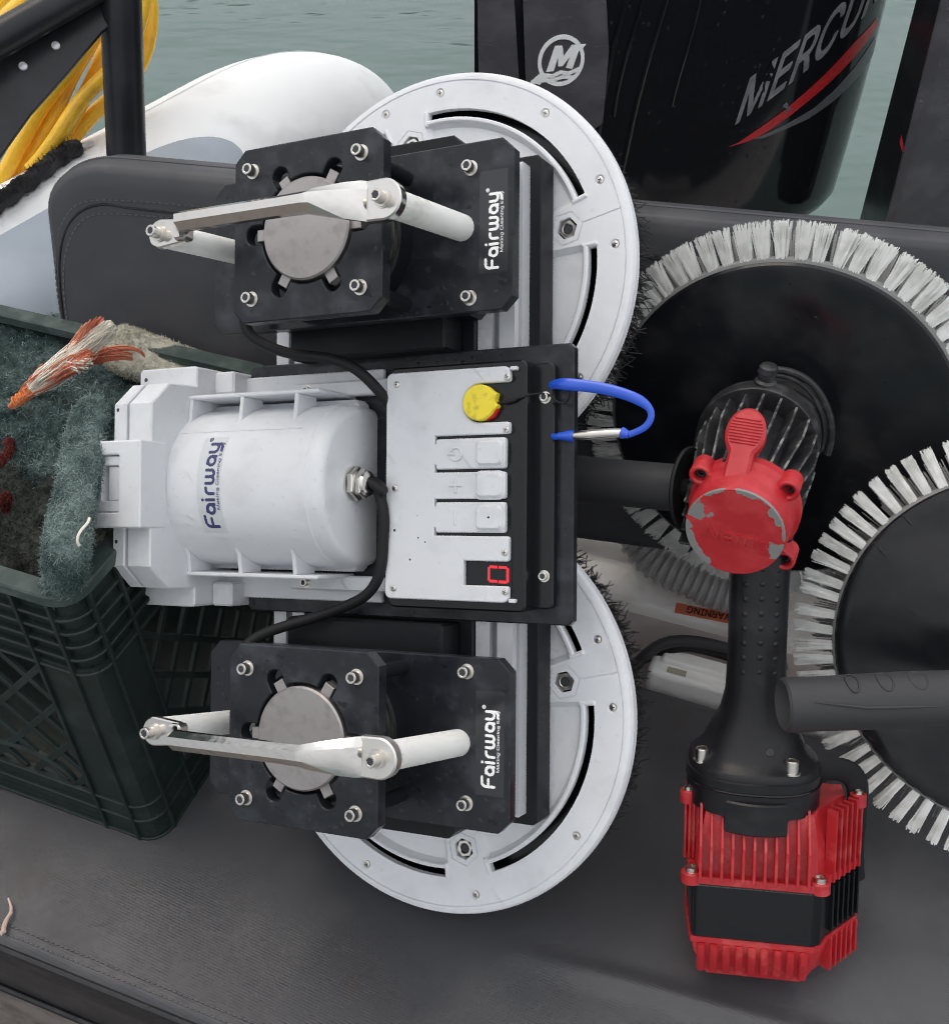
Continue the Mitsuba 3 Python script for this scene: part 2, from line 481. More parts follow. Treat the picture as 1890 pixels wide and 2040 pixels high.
M_PADT = padm('teal_fibre', (0.060, 0.094, 0.090), (0.17, 0.225, 0.215))
M_PADD = padm('dark_green_fibre', (0.020, 0.036, 0.036), (0.082, 0.118, 0.112))
M_PADL = padm('pale_teal_fibre', (0.10, 0.145, 0.14), (0.26, 0.32, 0.305))
M_PADB = padm('brown_fibre', (0.015, 0.017, 0.016), (0.048, 0.052, 0.045))
M_PADC = padm('cream_fibre', (0.40, 0.38, 0.30), (0.56, 0.54, 0.46))
M_PADR = padm('red_fibre', (0.05, 0.012, 0.011), (0.13, 0.03, 0.024))
M_ROPEW = padm('white_rope_fibre', (0.62, 0.57, 0.48), (0.78, 0.74, 0.66))
M_ROPEO = padm('orange_rope_fibre', (0.55, 0.15, 0.09), (0.66, 0.28, 0.18))
M_ROPEP = padm('pinkish_line_fibre', (0.42, 0.27, 0.22), (0.55, 0.42, 0.36))
M_ROPEY = padm('yellow_rope_fibre', (0.6, 0.30, 0.04), (0.7, 0.2, 0.03))
M_ROPEB = padm('black_rope_fibre', (0.012, 0.012, 0.013), (0.045, 0.045, 0.048))
M_FRAME = mat('black_powder_coat', dirty((0.014, 0.015, 0.018), (0.022, 0.023, 0.027), 20, 0.4, 0.8), 0.3)
M_COWL = mat('black_cowl_paint', (0.008, 0.0085, 0.011), lambda p, n, uv: 0.05 + 0.08 * scuff(p, 18), spec=0.55,
             bump=lambda p, n, uv: wet(p, 130, 0.17, 0.05) + wet(p, 47, 0.09, 0.05), scale=0.0005)
M_COWLG = mat('grey_cowl_facing', dirty((0.060, 0.057, 0.066), (0.085, 0.082, 0.092), 26, 0.4, 0.75), 0.35, bump=lambda p, n, uv: wet(p, 150, 0.2, 0.34), scale=0.0009)
M_SILV = mat('silver_decal', dirty((0.20, 0.205, 0.22), (0.13, 0.135, 0.15), 40, 0.4, 0.7), 0.35)
M_SILVD = mat('dim_silver_decal', (0.10, 0.105, 0.115), 0.35)
M_REDD = mat('red_decal', (0.42, 0.02, 0.025), 0.3)
M_BRW = mat('white_bristle', dirty((0.78, 0.78, 0.76), (0.62, 0.62, 0.59), 80, 0.4, 0.75), 0.5)
M_BAND = mat('grey_edge_band', (0.20, 0.20, 0.195), 0.45)
M_BRG = mat('grey_bristle', (0.30, 0.30, 0.30), 0.5)
M_BRB = mat('black_bristle', (0.015, 0.015, 0.016), 0.45)
M_PAD = mat('brush_plate', dirty((0.0085, 0.009, 0.0115), (0.020, 0.020, 0.022), 22, 0.45, 0.8), lambda p, n, uv: 0.15 + 0.24 * smoothstep(0.42, 0.72, scuff(p, 16)),
            bump=lambda p, n, uv: wet(p, 190, 0.14, 0.04) + 2.5 * fbm(p.x * 13, p.y * 13, p.z * 13, 3), scale=0.0004)
M_HEAD = mat('worn_black_alloy', dirty((0.024, 0.024, 0.026), (0.06, 0.06, 0.062), 70, 0.45, 0.8), 0.35, spec=0.6)
M_FIN = mat('worn_fin_alloy', dirty((0.035, 0.035, 0.036), (0.22, 0.22, 0.215), 130, 0.42, 0.75), 0.4)
M_DRILL = mat('black_tool_casing', dirty((0.010, 0.010, 0.0125), (0.022, 0.022, 0.025), 30, 0.45, 0.8), lambda p, n, uv: 0.26 + 0.2 * scuff(p, 35))
M_DRED = mat('red_tool_casing', dirty((0.40, 0.016, 0.022), (0.50, 0.055, 0.055), 70, 0.5, 0.8), lambda p, n, uv: 0.3 + 0.2 * scuff(p, 60),
             bump=lambda p, n, uv: fbm(p.x * 500, p.y * 500, p.z * 500, 3), scale=0.0003)
M_GRIP = mat('grey_rubber_grip', (0.040, 0.040, 0.043), 0.5)
M_LABEL = mat('orange_label', (0.68, 0.16, 0.08), 0.4)
M_WATER = mat('sea_surface', (0.066, 0.112, 0.100), 0.17, spec=0.5,
              bump=lambda p, n, uv: fbm(p.x * 0.7 + 0.4 * p.y, p.y * 2.6, 0, 4) + 0.22 * fbm(p.x * 7, p.y * 15, 5, 3), scale=0.042, eps=0.01)
# ------------------------------------------------------------------ the setting: water
rng = np.random.default_rng(7)
g = np.array([[-1, -1], [1, -1], [1, 1], [-1, 1]]) * 500.0
k = put(new('water'), tm(np.column_stack([g + [0, 400], np.full(4, -0.55)]), [[0, 1, 2], [0, 2, 3]], process=False), M_WATER, smooth=False)
labels[k] = {'kind': 'structure', 'label': 'dull green grey sea water behind the boat'}

# ------------------------------------------------------------------ the seat the things stand on
E0, E1 = onz(0, 1880), onz(480, 2075)                      # its front edge
sx = unit((E1 - E0) * [1, 1, 0])
sy = np.array([-sx[1], sx[0], 0])
FS = frame(E0, sx, sy, [0, 0, 1])
DEP = float((onz(1290, 1362) - E0) @ sy)                    # depth of the cushion


def seat_top(X, Y):
    z = 0.004 * np.sin(9 * X + 1) * np.sin(7 * Y) * np.clip(Y / 0.1, 0, 1) - 0.002
    z = z + 0.006 * np.exp(-((Y - 0.14 - 0.06 * X) / 0.011) ** 2) * np.clip((X - 0.45) / 0.12, 0, 1)
    z = z + 0.005 * np.exp(-((Y - 0.06 - 0.35 * (X - 0.75)) / 0.010) ** 2) * np.clip((X - 0.65) / 0.1, 0, 1)
    z = z - 0.004 * np.exp(-((Y - 0.02 - 0.30 * (X - 0.62) - 0.02 * np.sin(9 * X)) / 0.013) ** 2) * np.clip((X - 0.55) / 0.1, 0, 1) * np.clip(Y / 0.03, 0, 1)
    z = z + 0.003 * np.exp(-((Y - 0.10 + 0.25 * (X - 0.80)) / 0.009) ** 2) * np.clip((X - 0.72) / 0.06, 0, 1)
    return z


seat = thing('seat_cushion', 'charcoal woven vinyl boat seat cushion with stitched black front edge, under the machine', 'cushion')
xs, ys = np.linspace(-0.6, 1.25, 160), np.linspace(0.0, DEP, 110)
X, Y = np.meshgrid(xs, ys, indexing='ij')
Zt = seat_top(X, Y)
e = np.minimum(1, Y / 0.012)
Zt -= 0.010 * (1 - np.sqrt(np.clip(1 - (1 - e) ** 2, 0, 1)))
e = np.minimum(1, (DEP - Y) / 0.016)
Zt -= 0.014 * (1 - np.sqrt(np.clip(1 - (1 - e) ** 2, 0, 1)))
top = grid(np.stack([X, Y, Zt], -1))
part(seat, 'top_panel', top, M_SEAT, FS, smooth=True)
part(seat, 'front_panel', rbox(-0.6, 1.25, 0.001, 0.02, -0.125, -0.013, 0.006), M_VINYLB, FS)
part(seat, 'back_panel', rbox(-0.6, 1.25, DEP - 0.02, DEP - 0.001, -0.13, -0.013, 0.006), M_VINYL, FS)
part(seat, 'base_panel', bx(-0.6, 1.25, 0.02, DEP - 0.02, -0.13, -0.03), M_VINYL, FS)
part(seat, 'piping', tube([[x, 0.0005, -0.0125] for x in np.linspace(-0.6, 1.25, 60)], 0.0050, 8), M_VINYLB, FS)
part(seat, 'piping', tube([[x, -0.0005, -0.126] for x in np.linspace(-0.6, 1.25, 60)], 0.004, 8), M_VINYLB, FS)


def stitches(f, s0, s1, step=0.0058, ln=0.0042, r=0.0008):
    """Thread dashes along the curve f(s)."""
    P = []
    for s in np.arange(s0, s1, step):
        P.append([f(s), f(s + ln / 2), f(s + ln)])
    return strands(np.array(P), r, 1.0)


def on_seat(off):
    return lambda s: np.array([s, off, float(np.interp(off, ys, Zt[80])) + 0.0009])


part(seat, 'stitching', cat([stitches(on_seat(0.0105), -0.6, 1.2), stitches(on_seat(0.0185), -0.6, 1.2), stitches(lambda s: np.array([s, 0.0004, -0.0235]), -0.6, 1.2)]), M_THREAD, FS, smooth=False, kind='stuff')

# a scrap of old line lying near the front edge
k = put(new('line_scrap'), cat([tube(spl([onz(*q, 0.004) for q in w], 24), np.linspace(0.0022, 0.001, 24), 6) for w in
        ([(8, 1858), (14, 1830), (22, 1815), (20, 1800), (17, 1790)], [(0, 1862), (8, 1850), (13, 1836), (24, 1818)], [(6, 1856), (10, 1843), (9, 1836)])]), M_ROPEP)
labels[k] = {'label': 'short pinkish scrap of frayed line lying on the seat near its front edge', 'category': 'rope scrap'}

# ------------------------------------------------------------------ the backrest behind
bd = unit([1, -0.2, 0])                                     # along it
B0 = np.array([0.107, 0.934, 0.129])                        # its lower front edge
bup = unit(np.array([0.177, 1.034, 0.515]) - B0 - bd * ((np.array([0.177, 1.034, 0.515]) - B0) @ bd))
bn = np.cross(bd, bup)                                      # towards the camera
FB = frame(B0, bd, bup, bn)
HB = 0.395                                                  # its height; thickness 0.11
XL = float((onp(88, 470, B0, bn) - B0) @ bd)


def bolster_outline(d, n=10):
    """Outline with a large upper left corner, inset by d."""
    r = 0.085
    pts = [(1.0, 0.004 + d), (1.0, HB - d)]
    for a in np.linspace(90, 180, n):
        pts.append((XL + r + (r - d) * math.cos(math.radians(a)), HB - r * 0.75 + (r * 0.75 - d) * math.sin(math.radians(a))))
    for a in np.linspace(180, 270, 5):
        pts.append((XL + 0.03 + (0.03 - d) * math.cos(math.radians(a)), 0.034 + (0.03 - d) * math.sin(math.radians(a))))
    return np.array(pts)


rest = thing('backrest', 'long charcoal vinyl backrest cushion with rounded stitched left end, behind the machine', 'backrest')
secs = []
for z, d in [(-0.075, 0.012), (-0.067, 0.003), (-0.060, 0), (-0.02, 0), (-0.012, 0.0015), (-0.004, 0.006), (0, 0.013), (0.0012, 0.03)]:
    o = bolster_outline(d)
    secs.append(np.column_stack([o, np.full(len(o), z)]))
body = loft(secs)
part(rest, 'cushion_body', body, M_VINYL, FB, smooth=40)


def seam(d, z):
    o = bolster_outline(d, 16)[1:]
    return np.column_stack([o, np.full(len(o), z)])


part(rest, 'piping', tube(seam(0.0005, -0.030), 0.0026, 6), M_VINYL, FB)
part(rest, 'piping', tube(np.vstack([[[1.0, HB - 0.048, 0.001]], [[XL + 0.13, HB - 0.048, 0.001]], spl([[XL + 0.10, HB - 0.047, 0.001], [XL + 0.045, HB - 0.060, 0.0008], [XL + 0.018, HB - 0.107, 0.0], [XL + 0.013, 0.2, -0.0004], [XL + 0.014, 0.1, -0.0004]], 40)]), 0.0017, 6), M_VINYLB, FB)
L1 = spl([[XL + 0.9, HB - 0.041, 0.0022], [XL + 0.5, HB - 0.041, 0.0022], [XL + 0.10, HB - 0.040, 0.002], [XL + 0.040, HB - 0.054, 0.0015], [XL + 0.012, HB - 0.105, -0.001], [XL + 0.0085, 0.2, -0.0022], [XL + 0.0095, 0.1, -0.0022]], 400)
L2 = spl([[XL + 0.9, HB - 0.056, 0.0022], [XL + 0.5, HB - 0.056, 0.0022], [XL + 0.10, HB - 0.055, 0.002], [XL + 0.052, HB - 0.066, 0.0018], [XL + 0.024, HB - 0.110, 0.0010], [XL + 0.0175, 0.2, 0.0010], [XL + 0.019, 0.1, 0.0010]], 400)


def poly_at(L):
    s = np.r_[0, np.cumsum(np.linalg.norm(np.diff(L, axis=0), axis=1))]
    return (lambda t: np.array([np.interp(t, s, L[:, i]) for i in range(3)])), s[-1]


f1, e1 = poly_at(L1)
f2, e2 = poly_at(L2)
part(rest, 'stitching', cat([stitches(f1, 0, e1 - 0.01, 0.0075, 0.005, 0.0010), stitches(f2, 0, e2 - 0.01, 0.0075, 0.005, 0.0010)]), M_THREAD, FB, smooth=False, kind='stuff')

# ------------------------------------------------------------------ the boat: moulded deck behind the seat, inflated side tube
boat = thing('inflatable_boat', 'white inflatable boat with rounded tube end, grey tube panel and moulded white deck', 'boat')
Q = [onz(0, 1640, 0)]
hd = unit([1, -0.3, 0])
hy = np.array([-hd[1], hd[0], 0])
yb = float((onz(1290, 1362) - E0) @ sy)
H0 = E0 + sy * DEP
FH = frame(H0, sx, sy, [0, 0, 1])


def sheet(profile, x0, x1):
    p = np.array(profile)
    return grid(np.stack([np.column_stack([np.full(len(p), x), p]) for x in (x0, x1)]))


# profile (behind the seat, height): well, sloping moulding, ledge, upper moulding
well = [(-0.02, -0.10), (0.03, -0.10), (0.05, -0.085), (0.085, 0.0), (0.095, 0.012)]
ledge = [(0.095, 0.012), (0.10, 0.021), (0.108, 0.026), (0.145, 0.034), (0.150, 0.040)]
upper = [(0.150, 0.040), (0.153, 0.050), (0.162, 0.066), (0.185, 0.078), (0.24, 0.082), (0.42, 0.082)]
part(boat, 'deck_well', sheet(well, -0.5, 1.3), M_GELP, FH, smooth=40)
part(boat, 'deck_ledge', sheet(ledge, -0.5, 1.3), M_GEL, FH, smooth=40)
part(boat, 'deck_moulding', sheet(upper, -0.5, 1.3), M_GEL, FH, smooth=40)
part(boat, 'cockpit_floor', bx(-1.3, 1.6, -1.5, 0.05, -0.36, -0.34), M_FLOOR, FS)
part(boat, 'seat_base', bx(-0.9, 1.25, 0.03, DEP - 0.03, -0.345, -0.13), M_FLOOR, FS)

TA, TB = at(-260, 872, 1.40), at(575, 335, 1.86)
td = unit(TB - TA)
tl = float(np.linalg.norm(TB - TA))
tu = unit(np.array([0, 0, 1.0]) - td * td[2])
tw = np.cross(tu, td)                                       # frame: tw sideways, tu up, td along
FT = frame(TA, tw, tu, td)
TR = 0.190


def tube_r(s):
    s = np.asarray(s, float)
    q = np.clip((s - (tl - 0.10)) / 0.36, 0, 1)
    return TR * np.sqrt(np.clip(1 - q ** 2.1, 0, 1))


ss = np.r_[np.linspace(-0.5, tl - 0.10, 30), tl - 0.10 + 0.36 * np.sin(np.linspace(0.02, math.pi / 2, 40))]
part(boat, 'side_tube', lathe([(max(float(tube_r(s)), 1e-4), s) for s in ss], 96), M_TUBE, FT, smooth=True)


def shell(s0, s1, a0, a1, lift, round_end=0.0, n=60):
    """A panel glued on the tube between two angles (degrees from sideways towards up)."""
    P = []
    for i, s in enumerate(np.r_[np.linspace(s0, s1 - round_end, n), s1 - round_end + round_end * np.sin(np.linspace(0, math.pi / 2, 24))]):
        k = 1.0 if not round_end else math.sqrt(max(0.0, 1 - max(0.0, (s - (s1 - round_end)) / round_end) ** 2))
        c, h = (a0 + a1) / 2, (a1 - a0) / 2
        a = np.radians(c + h * k * np.linspace(-1, 1, 24))
        r = tube_r(s) + lift
        P.append(np.stack([r * np.cos(a), r * np.sin(a), np.full(24, s)], 1))
    return grid(np.array(P))


GREY = shell(-0.5, tl - 0.20, 106, 146, 0.0016, 0.14)
part(boat, 'grey_panel', GREY, M_TUBEG, FT, smooth=True, label='blue grey panel glued along the white side tube')
part(boat, 'tube_seam', cat([tube(np.array([[(tube_r(s) + 0.001) * math.cos(math.radians(a)), (tube_r(s) + 0.001) * math.sin(math.radians(a)), s] for s in np.linspace(tl - 0.28, tl + 0.25, 40)]), 0.0006, 6) for a in (78,)]), M_TUBES, FT)

# black rope lying on the tube
def on_tube(u, v, lift):
    """The point on (or beside) the tube's skin behind a place of the photograph."""
    d = unit(ray(u, v))
    n = np.cross(d, td)
    gap = abs((TA - EYE) @ unit(n))
    w = EYE - TA
    b_ = d @ td
    s_ = ((d @ td) * (w @ td) - (w @ d)) / (1 - b_ * b_)
    k_ = math.sqrt(max((TR + lift) ** 2 - gap ** 2, 0)) / math.sqrt(1 - b_ * b_)
    p = EYE + d * (s_ - k_)
    foot = TA + td * ((p - TA) @ td)
    return foot + unit(p - foot) * (TR + lift)


pts = [on_tube(u, v, 0.012) for u, v in ((-30, 422), (0, 402), (40, 372), (80, 342), (112, 316), (138, 299), (152, 293))]
c = spl(pts, 90)
ph = np.linspace(0, 50, 90)
rope = cat([tube(c + 0.0055 * np.stack([np.cos(ph + a), 0.6 * np.sin(ph + a), np.sin(ph + a)], 1), 0.0062 + 0.0015 * np.sin(ph * 1.7 + a), 8) for a in (0, 2.1, 4.2)])
fz = rng.normal(size=(700, 3))
ii = rng.integers(0, 90, 700)
st = c[ii] + 0.009 * fz / np.linalg.norm(fz, axis=1, keepdims=True)
fr = strands(np.stack([st, st + 0.0015 * fz, st + 0.0035 * fz + [0, 0, 0.001]], 1), 0.0006)
k = thing('mooring_rope', 'fuzzy black rope lying along the white tube beneath the yellow hose', 'rope')
put(k, cat([rope, fr]), M_ROPEB)
k = thing('rope_shackle', 'small dull metal shackle at the end of the black rope on the white tube', 'shackle')
put(k, tube(spl([on_tube(146, 297, 0.008), on_tube(160, 292, 0.006), on_tube(174, 287, 0.006), on_tube(184, 283, 0.005)], 16), 0.0042, 8), M_ALU)

# ------------------------------------------------------------------ black roll bar with its gusset, yellow hose hung on it
bar = thing('roll_bar', 'black painted tubular roll bar with riveted gusset plate, holding the yellow hose', 'roll bar')
p0, p1 = at(236, -120, 1.36), at(256, 420, 1.52)
part(bar, 'post', tube(np.linspace(p0, p1, 12), 0.0262, 28), M_FRAME)
r0, r1 = at(-160, 168, 1.30), at(243, -62, 1.375)
part(bar, 'rail', tube(np.linspace(r0, r1, 12), 0.021, 24), M_FRAME)
G = [at(-150, 190, 1.335), at(213, -20, 1.385), at(216, 52, 1.40), at(203, 62, 1.40), at(130, 150, 1.385), at(60, 228, 1.37), at(0, 312, 1.355), at(-90, 420, 1.34)]
gn = unit(np.cross(G[1] - G[0], G[6] - G[0]))
gn = gn if gn @ (EYE - G[0]) > 0 else -gn
gx = unit(G[1] - G[0])
FG = frame(G[0], gx, np.cross(gn, gx), gn)
q = [((onp(*uv, G[0], gn)) - G[0]) for uv in ((-150, 180), (213, -20), (216, 52), (203, 62), (130, 150), (60, 228), (0, 312), (-90, 420))]
gp = Polygon([(v @ FG[:3, 0], v @ FG[:3, 1]) for v in q])
part(bar, 'gusset_plate', prism(gp.buffer(0), -0.006, 0.0, 0.001), M_FRAME, FG)
for uv in ((111, 90), (46, 131)):
    v = onp(*uv, G[0], gn) - G[0]
    part(bar, 'rivet', tf(lathe([(0.0055, 0), (0.005, 0.0012), (0.003, 0.0022), (1e-4, 0.0026)], 20), FG @ frame([v @ FG[:3, 0], v @ FG[:3, 1], 0], [1, 0, 0], [0, 1, 0], [0, 0, 1])), M_ALU)

hose = thing('yellow_hose', 'yellow rubber hose hung in loops behind the black roll bar', 'hose')
loops = [
    [(-60, 470), (0, 361), (45, 278), (90, 203), (128, 154), (180, 70), (230, -20)],
    [(20, 392), (56, 320), (98, 248), (143, 150), (190, 68), (225, -10), (250, -110)],
    [(70, 365), (113, 293), (150, 226), (184, 158), (212, 92), (245, 10), (262, -100)],
    [(95, 335), (139, 282), (180, 233), (212, 203), (255, 160), (284, 118), (300, 50), (298, -20), (280, -130)],
    [(60, 340), (120, 262), (170, 190), (220, 140), (268, 70), (285, 10), (288, -60), (270, -150)],
    [(-60, 110), (0, 44), (45, 0), (80, -45), (130, -120)],
    [(-70, 66), (-8, 10), (22, -30), (60, -90)]]
for i, w in enumerate(loops):
    D = 1.50 + 0.022 * (i % 4) + 0.01 * (i // 4)
    part(hose, 'loop', tube(spl([at(*uv, D + 0.01 * math.sin(j + i)) for j, uv in enumerate(w)], 70), 0.0105, 14), M_HOSE)

# ------------------------------------------------------------------ the outboard motors


def outboard(name, label, x0, x1b, x1t, y0, zlo, zhi, face, deep=0.40, paint=M_COWL):
    """A cowl whose near side is a gently bulging, tapering shell; face: share of its width that is the flatter front panel."""
    t = thing(name, label, 'outboard motor', 'outboard motors behind the backrest')
    zs = np.linspace(zlo, zhi, 26)

    def edges(z):
        k = np.clip((z - zlo) / 0.30, 0, 1)
        return x0, x1b + (x1t - x1b) * np.sin(k * math.pi / 2)

    def surf(x, z):
        a, b = edges(z)
        s = np.clip((x - a) / (b - a), 0, 1)
        lo = 0.02 * (1 - np.clip((z - zlo) / 0.03, 0, 1)) ** 2
        return y0 + 0.02 * s + 0.17 * (1 - np.sqrt(np.clip(1 - np.clip((s - 0.50) / 0.50, 0, 1) ** 2.6, 0, 1))) - 0.035 * np.clip((face - s) / face, 0, 1) + lo

    secs = []
    for z in zs:
        a, b = edges(z)
        s = np.r_[np.linspace(0, 0.5, 16), 0.5 + 0.5 * np.sin(np.linspace(0.05, math.pi / 2, 26))]
        x = a + (b - a) * s
        front = np.column_stack([x, surf(x, z), np.full(len(x), z)])
        back = np.array([[b, y0 + deep * 0.85, z], [b - 0.05, y0 + deep, z], [a + 0.04, y0 + deep, z], [a, y0 + deep * 0.85, z]])
        secs.append(np.vstack([front, back]))
    part(t, 'cowl', loft(secs), paint, smooth=35)
    return t, surf, edges


def xz(u, v, y=1.45):
    p = ony(u, v, y)
    return p[0], p[2]


L0 = ony(945, 70, 1.45)[0]
motor, msurf, medge = outboard('outboard_motor', 'wet black outboard motor with silver lettering, red stripe and round emblem', 0.0, 0.560, 0.572, 1.43, 0.255, 0.80, 0.42)


def decal(mesh2, surf, lift):
    """Lays a flat mesh (x, z as its x, y) on the cowl."""
    v = np.asarray(mesh2.vertices)
    m = mesh2.copy()
    m.vertices = np.column_stack([v[:, 0], surf(v[:, 0], v[:, 1]) - lift - v[:, 2], v[:, 1]])
    if np.asarray(m.face_normals)[np.argmax(m.area_faces)][1] > 0:
        m.invert()
    return m


def dense(poly, h=0.0006, step=0.012):
    """A thin flat plate whose triangles are small enough to bend."""
    m = prism(poly, 0, h, 0)
    v, f = trimesh.remesh.subdivide_to_size(m.vertices, m.faces, step)
    return tm(v, f, process=False)


def on_cowl(u, v):
    """x, z on the near face of the cowl behind a place of the photograph."""
    y = 1.45
    for _ in range(12):
        p = ony(u, v, y)
        y = float(msurf(p[0], p[2]))
    return p[0], p[2]


# raised panel edges of the cowl
for uvs, r in (([(1160, -40), (1158, 60), (1150, 150), (1140, 260)], 0.003), ([(1338, -40), (1318, 30), (1275, 180), (1248, 300), (1238, 345)], 0.0035), ([(1402, -60), (1385, 40), (1362, 120), (1338, 210)], 0.0022),
               ([(1290, -40), (1268, 40), (1242, 130), (1222, 230)], 0.003), ([(1262, -40), (1230, 60), (1200, 200), (1190, 300)], 0.004)):
    P = spl([on_cowl(*q) for q in uvs], 30)
    part(motor, 'panel_edge', tube(np.column_stack([P[:, 0], msurf(P[:, 0], P[:, 1]) - 0.0005, P[:, 1]]), r, 8), M_COWL)
a = [on_cowl(*q) for q in ((950, -40), (1022, -40), (1030, 100), (1040, 260), (955, 260))]
part(motor, 'front_strip', decal(dense(Polygon(a).buffer(0), 0.004), msurf, 0.001), M_COWLG)
a = [on_cowl(*q) for q in ((1040, -40), (1205, -40), (1212, 100), (1200, 240), (1130, 300), (1050, 260))]
part(motor, 'front_panel', decal(dense(Polygon(a).buffer(0), 0.004), msurf, 0.001), M_COWLG)

# lettering, slanting up the side
bl0, bl1 = np.array(on_cowl(1458, 250)), np.array(on_cowl(1735, 12))
txd = unit(bl1 - bl0)
word = 'MERCURY'
TXT = meshkit.text_mesh(word, 0.054, 0.0008, bold=True)
tv = np.asarray(TXT.vertices)
tv[:, 0] *= 0.74
upd = unit(np.array([0.16, 1.0]))
scale = 1.0
v2 = bl0 + tv[:, :1] * scale * txd + tv[:, 1:2] * upd * 1.12
TXT.vertices = np.column_stack([v2, tv[:, 2]])
vv, ff = trimesh.remesh.subdivide_to_size(TXT.vertices, TXT.faces, 0.008)
part(motor, 'lettering', decal(tm(vv, ff, process=False), msurf, 0.0008), M_SILV, label='silver slanted lettering, partly scraped off')


def on_poly(uvs):
    return Polygon([on_cowl(*q) for q in uvs]).buffer(0)


part(motor, 'red_stripe', decal(dense(on_poly([(1450, 292), (1470, 283), (1560, 220), (1640, 150), (1700, 85), (1745, 35), (1748, 48), (1705, 108), (1650, 165), (1580, 224), (1520, 266), (1490, 280)])), msurf, 0.0008), M_REDD)
part(motor, 'silver_stripe', decal(dense(on_poly([(1500, 276), (1570, 244), (1620, 215), (1660, 180), (1700, 135), (1742, 72), (1744, 92), (1710, 150), (1660, 200), (1610, 235), (1560, 258), (1520, 274)])), msurf, 0.0006), M_SILVD)
# scraped patches across the lettering
sc = [on_cowl(1528 + 15 * math.cos(t) * (0.6 + 0.5 * math.sin(5 * t)) - 8 * math.sin(t), 152 + 30 * math.sin(t) * (0.7 + 0.35 * math.cos(4 * t))) for t in np.linspace(0, 6.2, 26)]
part(motor, 'scrape', decal(dense(Polygon(sc).buffer(0), 0.0012), msurf, 0.0009), M_COWL)
sc = [on_cowl(1567 + 9 * math.cos(t) * (0.6 + 0.5 * math.sin(4 * t)), 213 + 12 * math.sin(t) * (0.8 + 0.3 * math.cos(3 * t))) for t in np.linspace(0, 6.2, 22)]
part(motor, 'scrape', decal(dense(Polygon(sc).buffer(0), 0.0012), msurf, 0.0009), M_SILVD)

# round emblem: ring, letter, wave tail
ec = np.array(on_cowl(1117, 117))
er = 0.030


def emb(pts):
    return Polygon([ec + np.array(p) * er for p in pts]).buffer(0)


ring = shapely.affinity.translate(rings2(1.0, 64).difference(rings2(0.84, 64)), 0, 0)
ring = shapely.affinity.scale(ring, er, er * 1.06, origin=(0, 0))
ring = shapely.affinity.translate(ring, *ec)
Mglyph = emb([(-0.62, -0.42), (-0.30, 0.62), (0.02, 0.62), (0.10, 0.18), (0.42, 0.62), (1.02, 0.62), (0.86, 0.42), (0.74, 0.40), (0.50, -0.36), (0.22, -0.30), (0.36, 0.14), (0.06, -0.22), (-0.12, -0.22), (-0.14, 0.16), (-0.30, -0.40)])
wave = unary_union([LineString([ec + np.array(p) * er for p in w]).buffer(er * 0.07) for w in ([(-1.05, -0.72), (-0.7, -0.55), (-0.35, -0.62), (0.0, -0.48), (0.35, -0.55), (0.75, -0.40)], [(-1.2, -0.82), (-0.75, -0.78), (-0.3, -0.78), (0.1, -0.68), (0.5, -0.72)])])
tail = emb([(-1.28, -0.80), (-0.85, -0.45), (-0.72, -0.62), (-0.85, -0.95)])
part(motor, 'emblem', decal(dense(unary_union([ring, Mglyph, wave, tail]), 0.002, 0.01), msurf, 0.005), M_LETTER, label='round silver white emblem')

motor2, msurf2, medge2 = outboard('outboard_motor', 'second black outboard motor cut off by the right edge of the picture', ony(1838, 100, 1.42)[0], 1.16, 1.2, 1.40, 0.23, 0.80, 0.3, 0.10, M_FRAME)
x1, z1 = ony(1848, 100, 1.38)[0], 0.75
part(motor2, 'front_panel', decal(dense(Polygon([(x1, 0.29), (x1 + 0.26, 0.29), (x1 + 0.26, 0.78), (x1 - 0.012, 0.78)]), 0.004), msurf2, 0.001), M_COWLG)
part(motor2, 'red_stripe', decal(dense(Polygon([ony(1779, 245, 1.40)[[0, 2]], ony(1788, 290, 1.40)[[0, 2]], ony(1784, 290, 1.40)[[0, 2]], ony(1776, 262, 1.40)[[0, 2]]]).buffer(0)), msurf2, 0.0008), M_REDD)
# ------------------------------------------------------------------ the milk crate and what lies in it
CO = np.array([-0.3563, 0.6529, 0.330])                       # near right corner of its rim
CB = onz(320, 1683, 0.001)                                  # the same corner on the seat
cu = unit(CO - CB)
CH = float(np.linalg.norm(CO - CB))
cr = np.array([-0.2214, 1.0082, 0.33]) - CO                   # along its right wall
CL = float(np.linalg.norm(cr))
cr = unit(cr)
cf = unit(np.array([-0.94, 0.342, 0.0]))
cf = unit(cf - cr * (cf @ cr))
CW = 0.41
# frame of the crate: x from the near right corner along the front (to the left), y along the right wall, z up
FC = frame(CB, cf, cr, cu)
FC[:3, 2] = cu
crate = thing('milk_crate', 'dark green plastic milk crate with lattice sides, filled with scrubbing pads', 'crate')
E = 0.012


def ringpoly(o, w):
    return rrect(-o, CW + o, -o, CL + o, 0.024 + o).difference(rrect(-o + w, CW + o - w, -o + w, CL + o - w, 0.02))


def cp(name, m, mt=M_CRATE, **k):
    m = m.copy()
    return part(crate, name, m, mt, FC_L, **k)


# a left handed frame would turn the mesh inside out, so mirror x in the mesh instead
FC_L = frame(CB, -cf, cr, cu)


def fx(m):
    m = m.copy()
    m.vertices = np.asarray(m.vertices) * [-1, 1, 1]
    m.invert()
    return m


